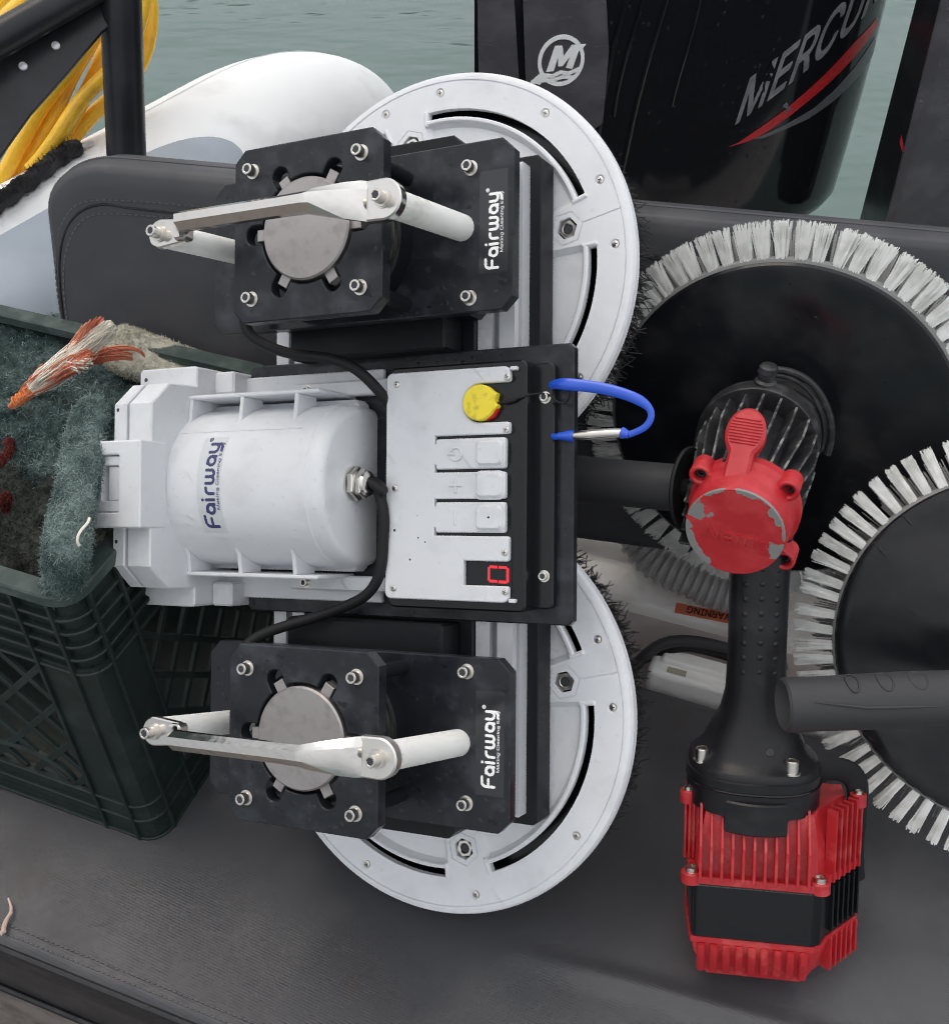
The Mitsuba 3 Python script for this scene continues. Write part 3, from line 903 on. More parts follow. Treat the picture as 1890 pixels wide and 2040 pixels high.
cp('rim', fx(prism(ringpoly(0.004, 0.021), CH - 0.012, CH, 0.0015, 0.0015)), M_RIM)
for i, z in enumerate((0.028, 0.044, 0.060, 0.076, 0.094)):
    cp('rib', fx(prism(ringpoly(0.0025, 0.012), CH - z - 0.0035, CH - z, 0.001, 0.001)), M_CRATE)
cp('wall_band', fx(prism(ringpoly(-0.004, 0.005), CH - 0.094, CH - 0.010, 0)), M_CRATE)
cp('base_band', fx(prism(ringpoly(-0.001, 0.007), 0.0, 0.052, 0.001, 0.001)), M_CRATE)
cp('base', fx(prism(rrect(0, CW, 0, CL, 0.02), 0.006, 0.012, 0)), M_CRATE)
for z in (0.0, 0.028, 0.050):
    cp('rib', fx(prism(ringpoly(0.003, 0.012), z, z + 0.0035, 0.001, 0.001)), M_CRATE)
# corner posts
for (x, y, dx, dy) in ((0, 0, 1, 1), (CW, 0, -1, 1), (0, CL, 1, -1), (CW, CL, -1, -1)):
    w, t = 0.062, 0.008
    poly = Polygon([(x + dx * 0.02, y), (x + dx * w, y), (x + dx * w, y + dy * t), (x + dx * t, y + dy * t), (x + dx * t, y + dy * w), (x, y + dy * w), (x, y + dy * 0.02), (x + dx * 0.006, y + dy * 0.006)])
    cp('corner_post', fx(prism(poly.buffer(0), 0.0, CH - 0.09, 0)), M_CRATE)
    for q in (0.022, 0.062):
        cp('rib', fx(bx(min(x + dx * q, x + dx * (q + 0.004)), max(x + dx * q, x + dx * (q + 0.004)), y - 0.004 if dy > 0 else y - 0.002, y + 0.002 if dy > 0 else y + 0.004, 0, CH - 0.012, 0.0006)))
        cp('rib', fx(bx(x - 0.004 if dx > 0 else x - 0.002, x + 0.002 if dx > 0 else x + 0.004, min(y + dy * q, y + dy * (q + 0.004)), max(y + dy * q, y + dy * (q + 0.004)), 0, CH - 0.012, 0.0006)))


def bar3(p, q, w=0.006, t=0.007):
    p, q = np.array(p, float), np.array(q, float)
    return along(bx(-w / 2, w / 2, -t / 2, t / 2, 0, np.linalg.norm(q - p), 0.0006), p, q - p, (0, 0, 1))


# lattice in the opening of every wall
lo, hi = 0.054, CH - 0.096
for side in ('front', 'right', 'back', 'left'):
    W_ = CW if side in ('front', 'back') else CL
    a0, a1 = 0.064, W_ - 0.064

    def pos(s, z):
        return {'front': (s, 0.003, z), 'back': (s, CL - 0.003, z), 'right': (0.003, s, z), 'left': (CW - 0.003, s, z)}[side]

    window = sbox(a0, lo, a1, hi)
    stepd = 0.052
    for sgn in (1, -1):
        for c in np.arange(-1.0, 1.5, stepd):
            line = LineString([(c - 1, -sgn * 1 + 0.1), (c + 1, sgn * 1 + 0.1)]).intersection(window)
            if line.length > 0.012 and line.geom_type == 'LineString':
                (sa, za), (sb, zb) = line.coords[0], line.coords[-1]
                cp('lattice_bar', fx(bar3(pos(sa, za), pos(sb, zb), 0.0045 if sgn > 0 else 0.0042)))
    # arched hand hole frame at the foot of the wall
    m = (a0 + a1) / 2 + (0 if side in ('right', 'left') else -0.06)
    arcp = [pos(m + 0.055 * math.cos(t), lo + 0.03 * math.sin(t)) for t in np.linspace(0, math.pi, 16)]
    cp('arch_rib', fx(tube(np.array(arcp) + [0, 0, 0.0], 0.004, 6)))

# embossed band of worn lettering-like roughness is only scuffed plastic here: left plain


def fibres(pts, nrm, length, r, n, seed, curl=1.0, lie=0.6, k=4):
    """Springy fibres growing out of a surface."""
    q = np.random.default_rng(seed)
    i = q.integers(0, len(pts), n)
    p, d = pts[i], nrm[i] * (1 - lie) + lie * q.normal(size=(n, 3)) * 0.8
    d /= np.linalg.norm(d, axis=1, keepdims=True)
    P = [p - d * length * 0.2]
    for _ in range(k):
        d = d + curl * q.normal(size=(n, 3)) * 0.55
        d /= np.linalg.norm(d, axis=1, keepdims=True)
        P.append(P[-1] + d * length / k * q.uniform(0.5, 1.3, (n, 1)))
    return strands(np.stack(P, 1), r * q.uniform(0.7, 1.3, n), 0.6)


def pad(name, label, mt, o, x, y, size, seed, nf=9000, fl=0.011, amp=0.007, bend=0.0, wave=0.0, group=None, fr=0.00034, catg='scrubbing pad', light=None):
    """A slab of tangled fibre: lumpy core with loose fibres all over it."""
    x = unit(x)
    y = unit(np.asarray(y, float) - x * (np.asarray(y) @ x))
    m = rbox(-size[0] / 2, size[0] / 2, -size[1] / 2, size[1] / 2, -size[2] / 2, size[2] / 2, min(size) * 0.42, 4)
    v, f = trimesh.remesh.subdivide_to_size(m.vertices, m.faces, 0.006, max_iter=14)
    m = tm(v, f, process=True)
    v = np.asarray(m.vertices)
    nn = np.array(m.vertex_normals)
    h, h2 = meshkit.fbm(v * 22 + seed * 3.1), meshkit.fbm(v * 95 + seed * 1.7)
    v = v + nn * (amp * 1.6 * (h[:, None] - 0.5) + amp * 1.1 * (h2[:, None] - 0.5))
    v[:, 2] += bend * (v[:, 0] ** 2) + wave * np.sin(v[:, 1] * 18 + seed)
    m = tm(v, m.faces, process=False)
    F = frame(o, x, y, np.cross(x, y))
    k = thing(name, label, catg, group)
    n2 = int(nf * 1.3)
    sp, fi = trimesh.sample.sample_surface(m, n2, seed=seed)
    part(k, 'core', cat([m, fibres(np.asarray(sp), np.asarray(m.face_normals)[fi], fl * 0.75, fr, n2, seed, 2.4, 0.97)]), mt, F, smooth=False)
    sp, fi = trimesh.sample.sample_surface(m, nf // 2, seed=seed + 50)
    part(k, 'loose_fibres', fibres(np.asarray(sp), np.asarray(m.face_normals)[fi], fl * 0.9, fr * 1.1, nf // 3, seed + 50, 2.4, 0.93), light or M_PADL, F, smooth=False, kind='stuff')
    return k


GP = 'scrubbing pads heaped in the crate'
pad('scrubbing_pad', 'light teal fibre scrubbing pad standing upright at the crate corner beside the battery case', M_PADT, at(150, 990, 0.995), at(118, 1160, 0.94) - at(180, 838, 1.045), ray(150, 990), (0.188, 0.085, 0.032), 3, 17000, 0.010, 0.007, 0.5)
pad('scrubbing_pad', 'teal fibre scrubbing pad lying flat across the middle left of the crate', M_PADD, onz(40, 900, 0.27), [1, -0.25, 0.1], [0.2, 0.7, 0.65], (0.26, 0.11, 0.035), 4, 12000, 0.012, 0.010)
pad('scrubbing_pad', 'dark green fibre scrubbing pad at the back of the crate below the frayed rope', M_PADD, onz(60, 750, 0.265), [1, -0.2, 0], [0.1, 0.8, 0.5], (0.30, 0.15, 0.05), 5, 12000, 0.012, 0.012)
pad('scrubbing_pad', 'dark green fibre scrubbing pad between the upright teal pad and the battery case', M_PADD, onz(222, 850, 0.25), [1, -0.25, 0], [0.2, 0.75, 0.6], (0.14, 0.10, 0.03), 6, 8000, 0.011, 0.010)
pad('scrubbing_pad', 'dark green fibre scrubbing pad lying in the shade behind the frayed rope tip', M_PADD, onz(200, 780, 0.245), [1, -0.25, -0.15], [0.2, 0.75, 0.5], (0.17, 0.12, 0.03), 8, 6000, 0.011, 0.009)
pad('scrubbing_pad', 'dark brown fibre scrubbing pad deep in the near left of the crate', M_PADB, onz(35, 1050, 0.22), [1, -0.3, 0], [0.1, 0.8, 0.55], (0.25, 0.14, 0.05), 9, 10000, 0.013, 0.014, light=M_PADB)
pad('scrubbing_pad', 'cream coloured woolly pad at the back right of the crate above the battery case', M_PADC, onz(400, 752, 0.30), [0.93, -0.25, -0.24], [0.2, 0.85, 0.5], (0.22, 0.055, 0.03), 10, 9000, 0.008, 0.006, light=M_PADC)
k = thing('red_fibre_strip', 'faded red strip of fibre poking out between the pads at the left edge', 'rope scrap')
c = spl([at(-20, 935, 1.05), at(6, 915, 1.045), at(20, 893, 1.045), at(16, 880, 1.05)], 30)
put(k, cat([tube(c, 0.0035, 8), fibres(c, rng.normal(size=c.shape) / 1.7, 0.007, 0.0005, 2500, 5)]), M_PADR, smooth=False)
k = thing('red_fibre_strip', 'dull dark red fibre lump lower at the left edge of the crate', 'rope scrap')
c = spl([at(-20, 1010, 1.05), at(0, 1000, 1.05), at(12, 990, 1.055), at(10, 1015, 1.06)], 30)
put(k, cat([tube(c, 0.0035, 8), fibres(c, rng.normal(size=c.shape) / 1.7, 0.007, 0.0005, 2500, 6)]), M_PADR, smooth=False)
k = thing('loose_fibre', 'single pale loose strand lying on the upright teal pad', 'fibre')
put(k, tube(spl([at(158, 1087, 0.915), at(155, 1070, 0.912), at(163, 1055, 0.914), at(172, 1045, 0.916), at(178, 1032, 0.92)], 30), 0.0012, 6), M_ROPEW)

# frayed rope end: white core, orange jacket strands
fray = thing('frayed_rope', 'frayed rope end with white core and orange red strands lying on the pads', 'rope')
A, B1 = onz(36, 798, 0.33), onz(222, 650, 0.395)
ax = unit(B1 - A)
ln = float(np.linalg.norm(B1 - A))
v1 = unit(np.cross(ax, [0, 0, 1.0]))
v2 = np.cross(v1, ax)


def bundle(n, s0, s1, rad, seed, r, spread=1.0, drift=(0, 0), jit=0.0016, k=16):
    q = np.random.default_rng(seed)
    a, m = q.uniform(0, 6.283, n), np.sqrt(q.uniform(0.0, 1, n))
    e = s1 + q.uniform(-0.018, 0.004, n)
    t = np.linspace(0, 1, k)[None, :]
    s = s0 + (e[:, None] - s0) * t
    env = rad * (0.40 + 0.60 * np.minimum(1, s / (0.30 * ln)) - 1.0 * np.clip(s / ln - 0.5, 0, 1))
    u = m[:, None] * np.cos(a)[:, None] * env + drift[0] * t ** 2 + np.cumsum(q.normal(size=(n, k)), 1) * jit * 0.35
    w = m[:, None] * np.sin(a)[:, None] * env + drift[1] * t ** 2 + np.cumsum(q.normal(size=(n, k)), 1) * jit * 0.35
    P = A + s[..., None] * ax + u[..., None] * v1 + w[..., None] * v2
    return strands(P, r * q.uniform(0.7, 1.3, n), 0.8)


part(fray, 'white_core', bundle(420, 0.020, ln, 0.0108, 21, 0.0009), M_ROPEW, smooth=False)
part(fray, 'white_strand', bundle(90, 0.05, ln * 0.72, 0.004, 22, 0.0009, drift=(0.022, -0.004)), M_ROPEW, smooth=False)
part(fray, 'orange_strand', bundle(150, 0.0, ln * 0.74, 0.006, 23, 0.0010, drift=(0.014, -0.003), jit=0.0022), M_ROPEO, smooth=False)
part(fray, 'orange_strand', bundle(60, 0.0, ln * 0.97, 0.0030, 24, 0.0010, drift=(-0.009, 0.009)), M_ROPEO, smooth=False)
part(fray, 'orange_strand', bundle(26, 0.03, ln * 0.93, 0.0025, 27, 0.0010, drift=(-0.003, 0.016)), M_ROPEO, smooth=False)
tips = [[onz(150, 722, 0.355), onz(205, 700, 0.36), onz(245, 693, 0.36), onz(272, 697, 0.357), onz(287, 709, 0.348)], [onz(150, 726, 0.353), onz(200, 706, 0.357), onz(235, 703, 0.357), onz(262, 706, 0.352)], [onz(150, 730, 0.35), onz(205, 716, 0.353), onz(240, 712, 0.352), onz(264, 715, 0.347)]]
for i, w in enumerate(tips):
    c = spl(w, 24)
    q = np.random.default_rng(60 + i)
    offs = q.normal(size=(16, 1, 3)) * 0.0016
    part(fray, 'orange_strand', strands(c[None] + offs * np.linspace(1.2, 0.5, 24)[None, :, None], 0.0009, 0.6), M_ROPEO, smooth=False)
part(fray, 'whipping', cat([bundle(120, -0.012, 0.06, 0.0062, 25, 0.0010, jit=0.002), tube(A + ax * np.linspace(-0.012, 0.025, 8)[:, None], [0.001, 0.003, 0.0045, 0.005, 0.0052, 0.005, 0.0045, 0.003], 10)]), M_ROPEO, smooth=False)
wr = np.linspace(0, 1, 120)
part(fray, 'yellow_thread', tube(A + ax * (-0.004 + 0.03 * wr)[:, None] + 0.0062 * (np.cos(wr * 34)[:, None] * v1 + np.sin(wr * 34)[:, None] * v2), 0.0011, 5), M_ROPEY)
# ------------------------------------------------------------------ the hull cleaning machine (its own frame, metres)
mach = thing('cleaning_machine', 'black and grey twin disc hull cleaning machine with two handles, leaning against the backrest', 'cleaning machine')


def mpart(name, mesh, mt=None, parent=None, F=None, **k):
    return part(parent or mach, name, mesh, mt, FM if F is None else FM @ F, **k)


def pos(x, y, z):
    return frame([x, y, z], [1, 0, 0], [0, 1, 0], [0, 0, 1])


_cache = {}


def shared(key, make, mt, smooth=30):
    if key not in _cache:
        _cache[key] = mikit.ply(make(), mt, smooth)
    return _cache[key]


def capscrew():
    body = lathe([(0.0064, 0), (0.0064, 0.0010), (0.0055, 0.0011), (0.0048, 0.0012), (0.0048, 0.0090), (0.0044, 0.0096), (0.0031, 0.0096)], 28)
    a = np.radians(np.arange(28) * 360 / 28)
    hx = 0.0027 / np.maximum(np.cos((a + math.pi / 6) % (math.pi / 3) - math.pi / 6), 0.5)
    rim = np.column_stack([0.0031 * np.cos(a), 0.0031 * np.sin(a), np.full(28, 0.0096)])
    up = np.column_stack([hx * np.cos(a), hx * np.sin(a), np.full(28, 0.0094)])
    dn = np.column_stack([hx * np.cos(a), hx * np.sin(a), np.full(28, 0.0055)])
    socket = loft_open([rim, up, dn, dn * [1e-3, 1e-3, 1]])
    return cat([body, socket])


def loft_open(secs):
    S = np.asarray(secs)
    P = np.concatenate([S, S[:, :1]], 1)
    m = grid(P)
    m.invert()
    return m


def panscrew():
    """Small cross head screw."""
    b = lathe([(0.0040, 0), (0.0040, 0.0004), (0.0034, 0.0012), (0.0018, 0.0016), (1e-4, 0.0017)], 22)
    return b


CAP = lambda: shared('cap', capscrew, M_BOLT, 25)
PAN = lambda: shared('pan', panscrew, M_BOLT, 25)
CROSS = lambda: shared('cross', lambda: cat([bx(-0.0022, 0.0022, -0.0004, 0.0004, 0.0012, 0.00185, 0), bx(-0.0004, 0.0004, -0.0022, 0.0022, 0.0012, 0.00186, 0)]), M_DARKLINE, False)


SOCK = lambda: shared('sock', lambda: mv(prism(hexa(0.0030), 0, 0.0004, 0), 0, 0, 0.0089), M_DARKLINE, False)


def bolt(parent, F):
    k = part(parent, 'bolt', CAP(), F=F)
    if k.count('__') < 3:
        part(k, 'socket', SOCK(), F=F)
    return k


def screw(x, y, z, parent=None, a=20, sc=1.0):
    F = pos(x, y, z) @ rot([0, 0, 1], a) @ np.diag([sc, sc, sc, 1])
    k = mpart('screw', PAN(), parent=parent, F=F)
    if k.count('__') < 3:
        part(k, 'cross_slot', CROSS(), F=FM @ F)
    return k


def strokes(word):
    """Rounded single-stroke lettering: the outlines of one word (em: x height 1)."""
    def a_(x0, x1, y0, y1, cx, cy, r, n=12):
        t = np.radians(np.linspace(x0, x1, n))
        return [(cx + r * math.cos(q), cy + r * math.sin(q)) for q in t]
    G = {'F': (0.98, [[(0, -0.02), (0, 0.85)] + a_(180, 90, 0, 0, 0.42, 0.92, 0.42) + [(0.92, 1.34)], [(0.05, 0.62), (0.72, 0.62)]]),
         'a': (0.98, [a_(0, 360, 0, 0, 0.40, 0.44, 0.40, 30), [(0.80, 0.0), (0.80, 0.5)] + a_(0, 90, 0, 0, 0.40, 0.48, 0.40) + [(0.15, 0.88)]]),
         'i': (0.36, [[(0.02, 0), (0.02, 0.88)], [(0.02, 1.30), (0.02, 1.31)]]),
         'r': (0.72, [[(0, 0), (0, 0.5)] + a_(180, 90, 0, 0, 0.38, 0.50, 0.38) + [(0.52, 0.88)]]),
         'w': (1.44, [[(0, 0.88), (0, 0.32)] + a_(180, 360, 0, 0, 0.30, 0.30, 0.30) + [(0.60, 0.88)], [(0.60, 0.32)] + a_(180, 360, 0, 0, 0.90, 0.30, 0.30) + [(1.20, 0.88)]]),
         'y': (0.95, [[(0, 0.88), (0, 0.40)] + a_(180, 360, 0, 0, 0.38, 0.38, 0.38) + [(0.76, 0.88)], [(0.76, 0.5), (0.76, -0.1)] + a_(0, -90, 0, 0, 0.44, -0.08, 0.32) + [(0.20, -0.40)]])}
    x, out = 0.0, []
    for ch in word:
        w, S = G[ch]
        for s in S:
            out.append(LineString([(x + p[0], p[1]) for p in s]).buffer(0.140, quad_segs=6))
        x += w + 0.22
    ringr = Point(x + 0.02, 1.15).buffer(0.20).difference(Point(x + 0.02, 1.15).buffer(0.13))
    out += [ringr, sbox(x - 0.04, 1.05, x + 0.0, 1.25), sbox(x - 0.04, 1.16, x + 0.08, 1.25), sbox(x + 0.04, 1.05, x + 0.08, 1.14)]
    return unary_union(out), x - 0.22


WORD, WLEN = strokes('Fairway')


def brand(length, h):
    """The word and its line of small print: reading along +y, letter tops towards -x, lying in z 0 to h, starting at the origin."""
    s = length / WLEN
    w = prism(shapely.affinity.scale(WORD, s, s, origin=(0, 0)).simplify(2e-5), 0, h, 0)
    t = meshkit.text_mesh('Making Cleaning Easy', s * 0.30, h)
    ext = t.bounds[1, 0] - t.bounds[0, 0]
    t.vertices = np.asarray(t.vertices) * [length * 0.80 / ext, 1, 1] + [length * 0.19, -s * 0.58, 0]
    R = frame([0, 0, 0], [0, 1, 0], [-1, 0, 0], [0, 0, 1])
    return tf(w, R), tf(t, R)


# --- the two disc heads
DC = [(-0.210, 0.209), (-0.210, -0.209)]
ANG = 13.5


def disc_body():
    prof = [(1e-4, -0.030), (0.190, -0.030), (0.1975, -0.029), (0.2005, -0.026), (0.2005, -0.006), (0.1985, -0.0015), (0.1955, 0.0), (0.1932, 0.0), (0.1928, -0.0014), (0.1920, -0.0014), (0.1916, 0.0), (1e-4, 0.0)]
    m = man(tf(lathe([(max(r, 0), z) for r, z in prof], 200), np.eye(4)).process(validate=True))
    return m


def solid_disc(prof, n=200):
    cs = m3.CrossSection([np.array(prof, float)])
    return cs.revolve(n)


body = solid_disc([(0, -0.007), (0.180, -0.007), (0.183, -0.0155), (0.1980, -0.0155), (0.2000, -0.0135), (0.2000, -0.0045), (0.1982, -0.0012), (0.1950, 0.0), (0.1922, 0.0), (0.1919, -0.0016), (0.1911, -0.0016), (0.1908, 0.0), (0, 0.0)])
cuts = []
for q in range(4):
    a = ANG + 90 * q
    c, s = math.cos(math.radians(a)), math.sin(math.radians(a))
    sector = arc(0.075, 0.1505, a + 8.5, a + 81.5, 60).buffer(-0.005).buffer(0.005)
    sc0 = sector.centroid                                   # with sloped walls
    shp = shapely.affinity.translate(sector.buffer(-0.003), -sc0.x, -sc0.y)
    cuts.append(m3.CrossSection(_rings(shp)).extrude(0.0062, scale_top=(1.10, 1.10)).translate([sc0.x, sc0.y, -0.0055]))
    cuts.append(mprism(arc(0.1560, 0.1642, a + 9, a + 81, 60), -0.04, 0.01))
    nc = (0.138 * c, 0.138 * s)
    hx = shapely.affinity.translate(hexa(0.0165, a), *nc)
    cuts.append(mprism(hx.difference(hx.buffer(-0.0007)), -0.0012, 0.01))
    cuts.append(mprism(shapely.affinity.translate(hexa(0.0105, a), *nc), -0.010, 0.01))
    if q % 2 == 0:
        cuts.append(mprism(LineString([(0.1535 * c, 0.1535 * s), (0.192 * c, 0.192 * s)]).buffer(0.0006, cap_style=2), -0.0014, 0.01))
SCR = [23.7, 4, -36, -75.6, -115, 52, 90, 110, 148, 186, 214]
for a in SCR:
    cuts.append(mprism(Point(0.1815 * math.cos(math.radians(a)), 0.1815 * math.sin(math.radians(a))).buffer(0.0048, quad_segs=6), -0.0016, 0.01))
for cu_ in cuts:
    body = body - cu_
lips = []
for q in range(4):                                          # raised lip along the inner edge of each slot
    a = ANG + 90 * q
    lips.append(prism(arc(0.1512, 0.1558, a + 8.6, a + 81.4, 60).union(arc(0.150, 0.1655, a + 7.4, a + 8.8, 6)).union(arc(0.150, 0.1655, a + 81.2, a + 82.6, 6)), -0.001, 0.0022, 0.0012))
DISC = mikit.ply(cat([unman(body), *lips]), M_DISC, 28)
NUT = mikit.ply(prism(hexa(0.0088, ANG).difference(Point(0, 0).buffer(0.0046)), -0.008, -0.002, 0.0006), M_NICKEL, 25)
STUD = mikit.ply(mv(lathe([(0.0043, -0.009), (0.0043, -0.0036), (0.0036, -0.0030), (1e-4, -0.0030)], 20), 0, 0, 0), M_DARKLINE, 25)
BACK = mikit.ply(lathe([(1e-4, -0.040), (0.178, -0.040), (0.188, -0.038), (0.1915, -0.034), (0.1915, -0.0170), (0.189, -0.0162), (0.17, -0.0162), (0.168, -0.024), (0.152, -0.024), (0.150, -0.0162), (1e-4, -0.0162)], 120), M_BLACK, 30)


def ring_bristles(seed, n=5200):
    q = np.random.default_rng(seed)
    a = q.uniform(0, 6.2832, n)
    r = q.uniform(0.150, 0.185, n)
    fl = q.uniform(0.001, 0.016, n)
    dn = q.uniform(0.024, 0.035, n)
    P = []
    for t in (0, 0.35, 0.7, 1.0):
        rr = r + fl * t ** 1.4 + q.normal(size=n) * 0.0016 * t
        aa = a + q.normal(size=n) * 0.018 * t
        P.append(np.stack([rr * np.cos(aa), rr * np.sin(aa), -0.036 - dn * t], 1))
    return strands(np.stack(P, 1), 0.00065, 0.8)


for i, (x, y) in enumerate(DC):
    F = pos(x, y, 0)
    dk = mpart('brush_disc', DISC, F=F, label='upper white brush disc' if i == 0 else 'lower white brush disc')
    mpart('brush_backing', BACK, F=F)
    mpart('brush_bristles', ring_bristles(31 + i), M_BRB, F=F, smooth=False, kind='stuff')
    for q in range(4):
        a = math.radians(ANG + 90 * q)
        Fn = F @ pos(0.138 * math.cos(a), 0.138 * math.sin(a), 0)
        part(dk, 'nut', NUT, F=FM @ Fn)
        part(dk, 'stud', STUD, F=FM @ Fn)
    for a in SCR:
        screw(x + 0.1815 * math.cos(math.radians(a)), y + 0.1815 * math.sin(math.radians(a)), -0.0018, dk, a * 3, 0.95)

# --- frame: rails, boxes, plates


def extrusion(w, d, L):
    """Slotted aluminium profile, length along y."""
    s, k = 0.0042, 0.008
    sec = sbox(-w / 2, -d, w / 2, 0)
    for c in ([0.0] if w < 0.03 else [-w / 4, w / 4]):
        sec = sec.difference(sbox(c - s, -0.006, c + s, 0.001)).difference(sbox(c - k, -0.013, c + k, -0.0055))
    for c in [-d / 2]:
        sec = sec.difference(sbox(w / 2 - 0.006, c - s, w / 2 + 0.001, c + s))
    sec = sec.buffer(-0.0004).buffer(0.0004, join_style=1)
    m = prism(sec, -L / 2, L / 2, 0)
    return tf(m, frame([0, 0, 0], [1, 0, 0], [0, 0, 1], [0, -1, 0]))     # section x,y -> x,z ; extrude -> -y


def one_slot(w, d, L, slots, side):
    sec = sbox(0, -d, w, 0)
    for c, s in slots:
        sec = sec.difference(sbox(c - s, -0.007, c + s, 0.001)).difference(sbox(c - 2 * s, -0.014, c + 2 * s, -0.006))
    for c, s in side:
        sec = sec.difference(sbox(w - 0.006, -c - s, w + 0.001, -c + s))
    m = prism(sec, -L / 2, L / 2, 0)
    return tf(m, frame([0, 0, 0], [1, 0, 0], [0, 0, 1], [0, -1, 0]))


mpart('rail', mv(one_slot(0.036, 0.034, 0.585, [(0.0175, 0.0036)], [(0.012, 0.0035)]), -0.1355, 0, 0.062), M_ALU, label='right slotted aluminium rail')
mpart('rail', mv(one_slot(0.036, 0.034, 0.585, [(0.018, 0.0036)], [(0.017, 0.004)]), -0.357, 0, 0.062), M_ALU, label='left slotted aluminium rail')
mpart('rail_beam', prism(chamf(-0.165, -0.0885, -0.303, 0.303, 0.004), 0.001, 0.030, 0.001, 0.001), M_SATIN)
mpart('rail_beam', prism(chamf(-0.37, -0.30, -0.303, 0.303, 0.004), 0.001, 0.030, 0.001, 0.001), M_SATIN)
mpart('float_box', bx(-0.3205, -0.1365, -0.160, 0.160, 0.012, 0.064, 0.002), M_SATIN)
BP = chamf(-0.378, -0.0375, -0.118, 0.121, 0.004)
mpart('base_plate', prism(BP, 0.066, 0.076, 0.0012, 0.0012), M_PLATE)
for s in (1, -1):
    y0, y1 = sorted((s * 0.150, s * 0.298))
    mpart('spacer_block', prism(chamf(-0.335, -0.126, y0, y1, 0.006), 0.0625, 0.118, 0.001), M_SATIN)
    mpart('spacer_block', bx(-0.315, -0.15, min(s * 0.12, s * 0.165), max(s * 0.12, s * 0.165), 0.0645, 0.098, 0.002), M_SATIN)
    y0, y1 = sorted((s * 0.1425, s * 0.2840))
    pl = chamf(-0.378, -0.0695, y0, y1, 0.0105)
    bp = mpart('back_plate', prism(pl, 0.1185, 0.1305, 0.0009, 0.0009), M_PLATE)
    for dy in (0.054, -0.054):
        bolt(mach, FM @ pos(-0.1085, s * 0.2082 + dy, 0.1306) @ rot([0, 0, 1], 17 * dy * 1000))
    # motor, its front plate with gear shaped opening, cap with six tabs
    mx, my = -0.2238, s * 0.2082
    mpart('motor', mv(lathe([(0.060, 0.1306), (0.060, 0.150), (0.0585, 0.1515), (0.0585, 0.1530), (0.0565, 0.1535), (0.0565, 0.1870), (1e-4, 0.1870)], 64), mx, my, 0), M_SATIN)
    mpart('motor_ring', mv(lathe([(0.0578, 0.1528), (0.0592, 0.1532), (0.0592, 0.1540), (0.0566, 0.1544)], 64), mx, my, 0), M_NICKEL)
    hole = Point(0, 0).buffer(0.0452, quad_segs=24)
    for q in range(6):
        hole = hole.union(shapely.affinity.rotate(LineString([(0.03, 0), (0.0530, 0)]).buffer(0.0082, quad_segs=8), q * 60, origin=(0, 0)))
    hole = hole.buffer(-0.0015).buffer(0.0015)
    pl = chamf(-0.0735, 0.0735, -0.0735, 0.0735, 0.0105)
    fp = mpart('front_plate', prism(pl.difference(hole), 0.1885, 0.2015, 0.0009, 0.0009), M_PLATE, F=pos(mx, my, 0))
    cap = Point(0, 0).buffer(0.0425, quad_segs=24)
    cpk = mpart('motor_cap', mv(lathe([(0.0420, 0.1872), (0.0425, 0.1885), (0.0425, 0.2015), (0.0410, 0.2030), (1e-4, 0.2031)], 72), mx, my, 0), M_ANOD)
    for q in range(6):
        part(cpk, 'tab', mikit.ply(prism(sbox(0.040, -0.0050, 0.0515, 0.0050), 0.1872, 0.1985, 0.0005), M_ANOD, False), F=FM @ pos(mx, my, 0) @ rot([0, 0, 1], q * 60))
    for dx in (-1, 1):
        for dy in (-1, 1):
            bolt(mach, FM @ pos(mx + dx * 0.0538, my + dy * 0.0538, 0.2016) @ rot([0, 0, 1], 13 + 31 * dx + 7 * dy))
            mpart('standoff', mv(lathe([(0.0062, 0.1306), (0.0062, 0.1884)], 18), mx + dx * 0.0538, my + dy * 0.0538, 0), M_SATIN)
    # sticker and lettering on the back plate
    ya = (0.173, 0.258) if s > 0 else (-0.254, -0.169)
    st = mpart('sticker', prism(sbox(-0.1005, ya[0], -0.0745, ya[1]), 0.13055, 0.13075, 0), M_STICKB)
    w, t = brand(0.0625, 0.0003)
    o = pos(-0.0835, (0.1772 if s > 0 else -0.2465), 0.1308)
    part(st, 'lettering', cat([w, t]), M_LETTER, FM @ o, smooth=False)

# --- handles
BAR = [(-0.3140, 0.2520, 0.0080, 0.0030), (-0.3050, 0.2610, 0.0076, 0.0085), (-0.298, 0.2690, 0.0077, 0.0090), (-0.28, 0.2695, 0.0076, 0.0086), (-0.20, 0.2690, 0.0076, 0.0086), (-0.178, 0.2690, 0.0080, 0.0088), (-0.171, 0.2680, 0.0096, 0.0088),
       (-0.150, 0.2600, 0.0135, 0.0066), (-0.139, 0.2540, 0.0150, 0.0050), (-0.1345, 0.2500, 0.0150, 0.0042)]


def handle_bar():
    """Flat sided bar with broad chamfers."""
    S = []
    for x, z, hy_, hz in BAR:
        S.append([(x, y * hy_, z + q * hz) for y, q in ((1, -0.25), (1, 0.25), (0.52, 1), (-0.30, 1), (-1, 0.30), (-1, -0.35), (-0.5, -1), (0.5, -1))])
    return loft(S)


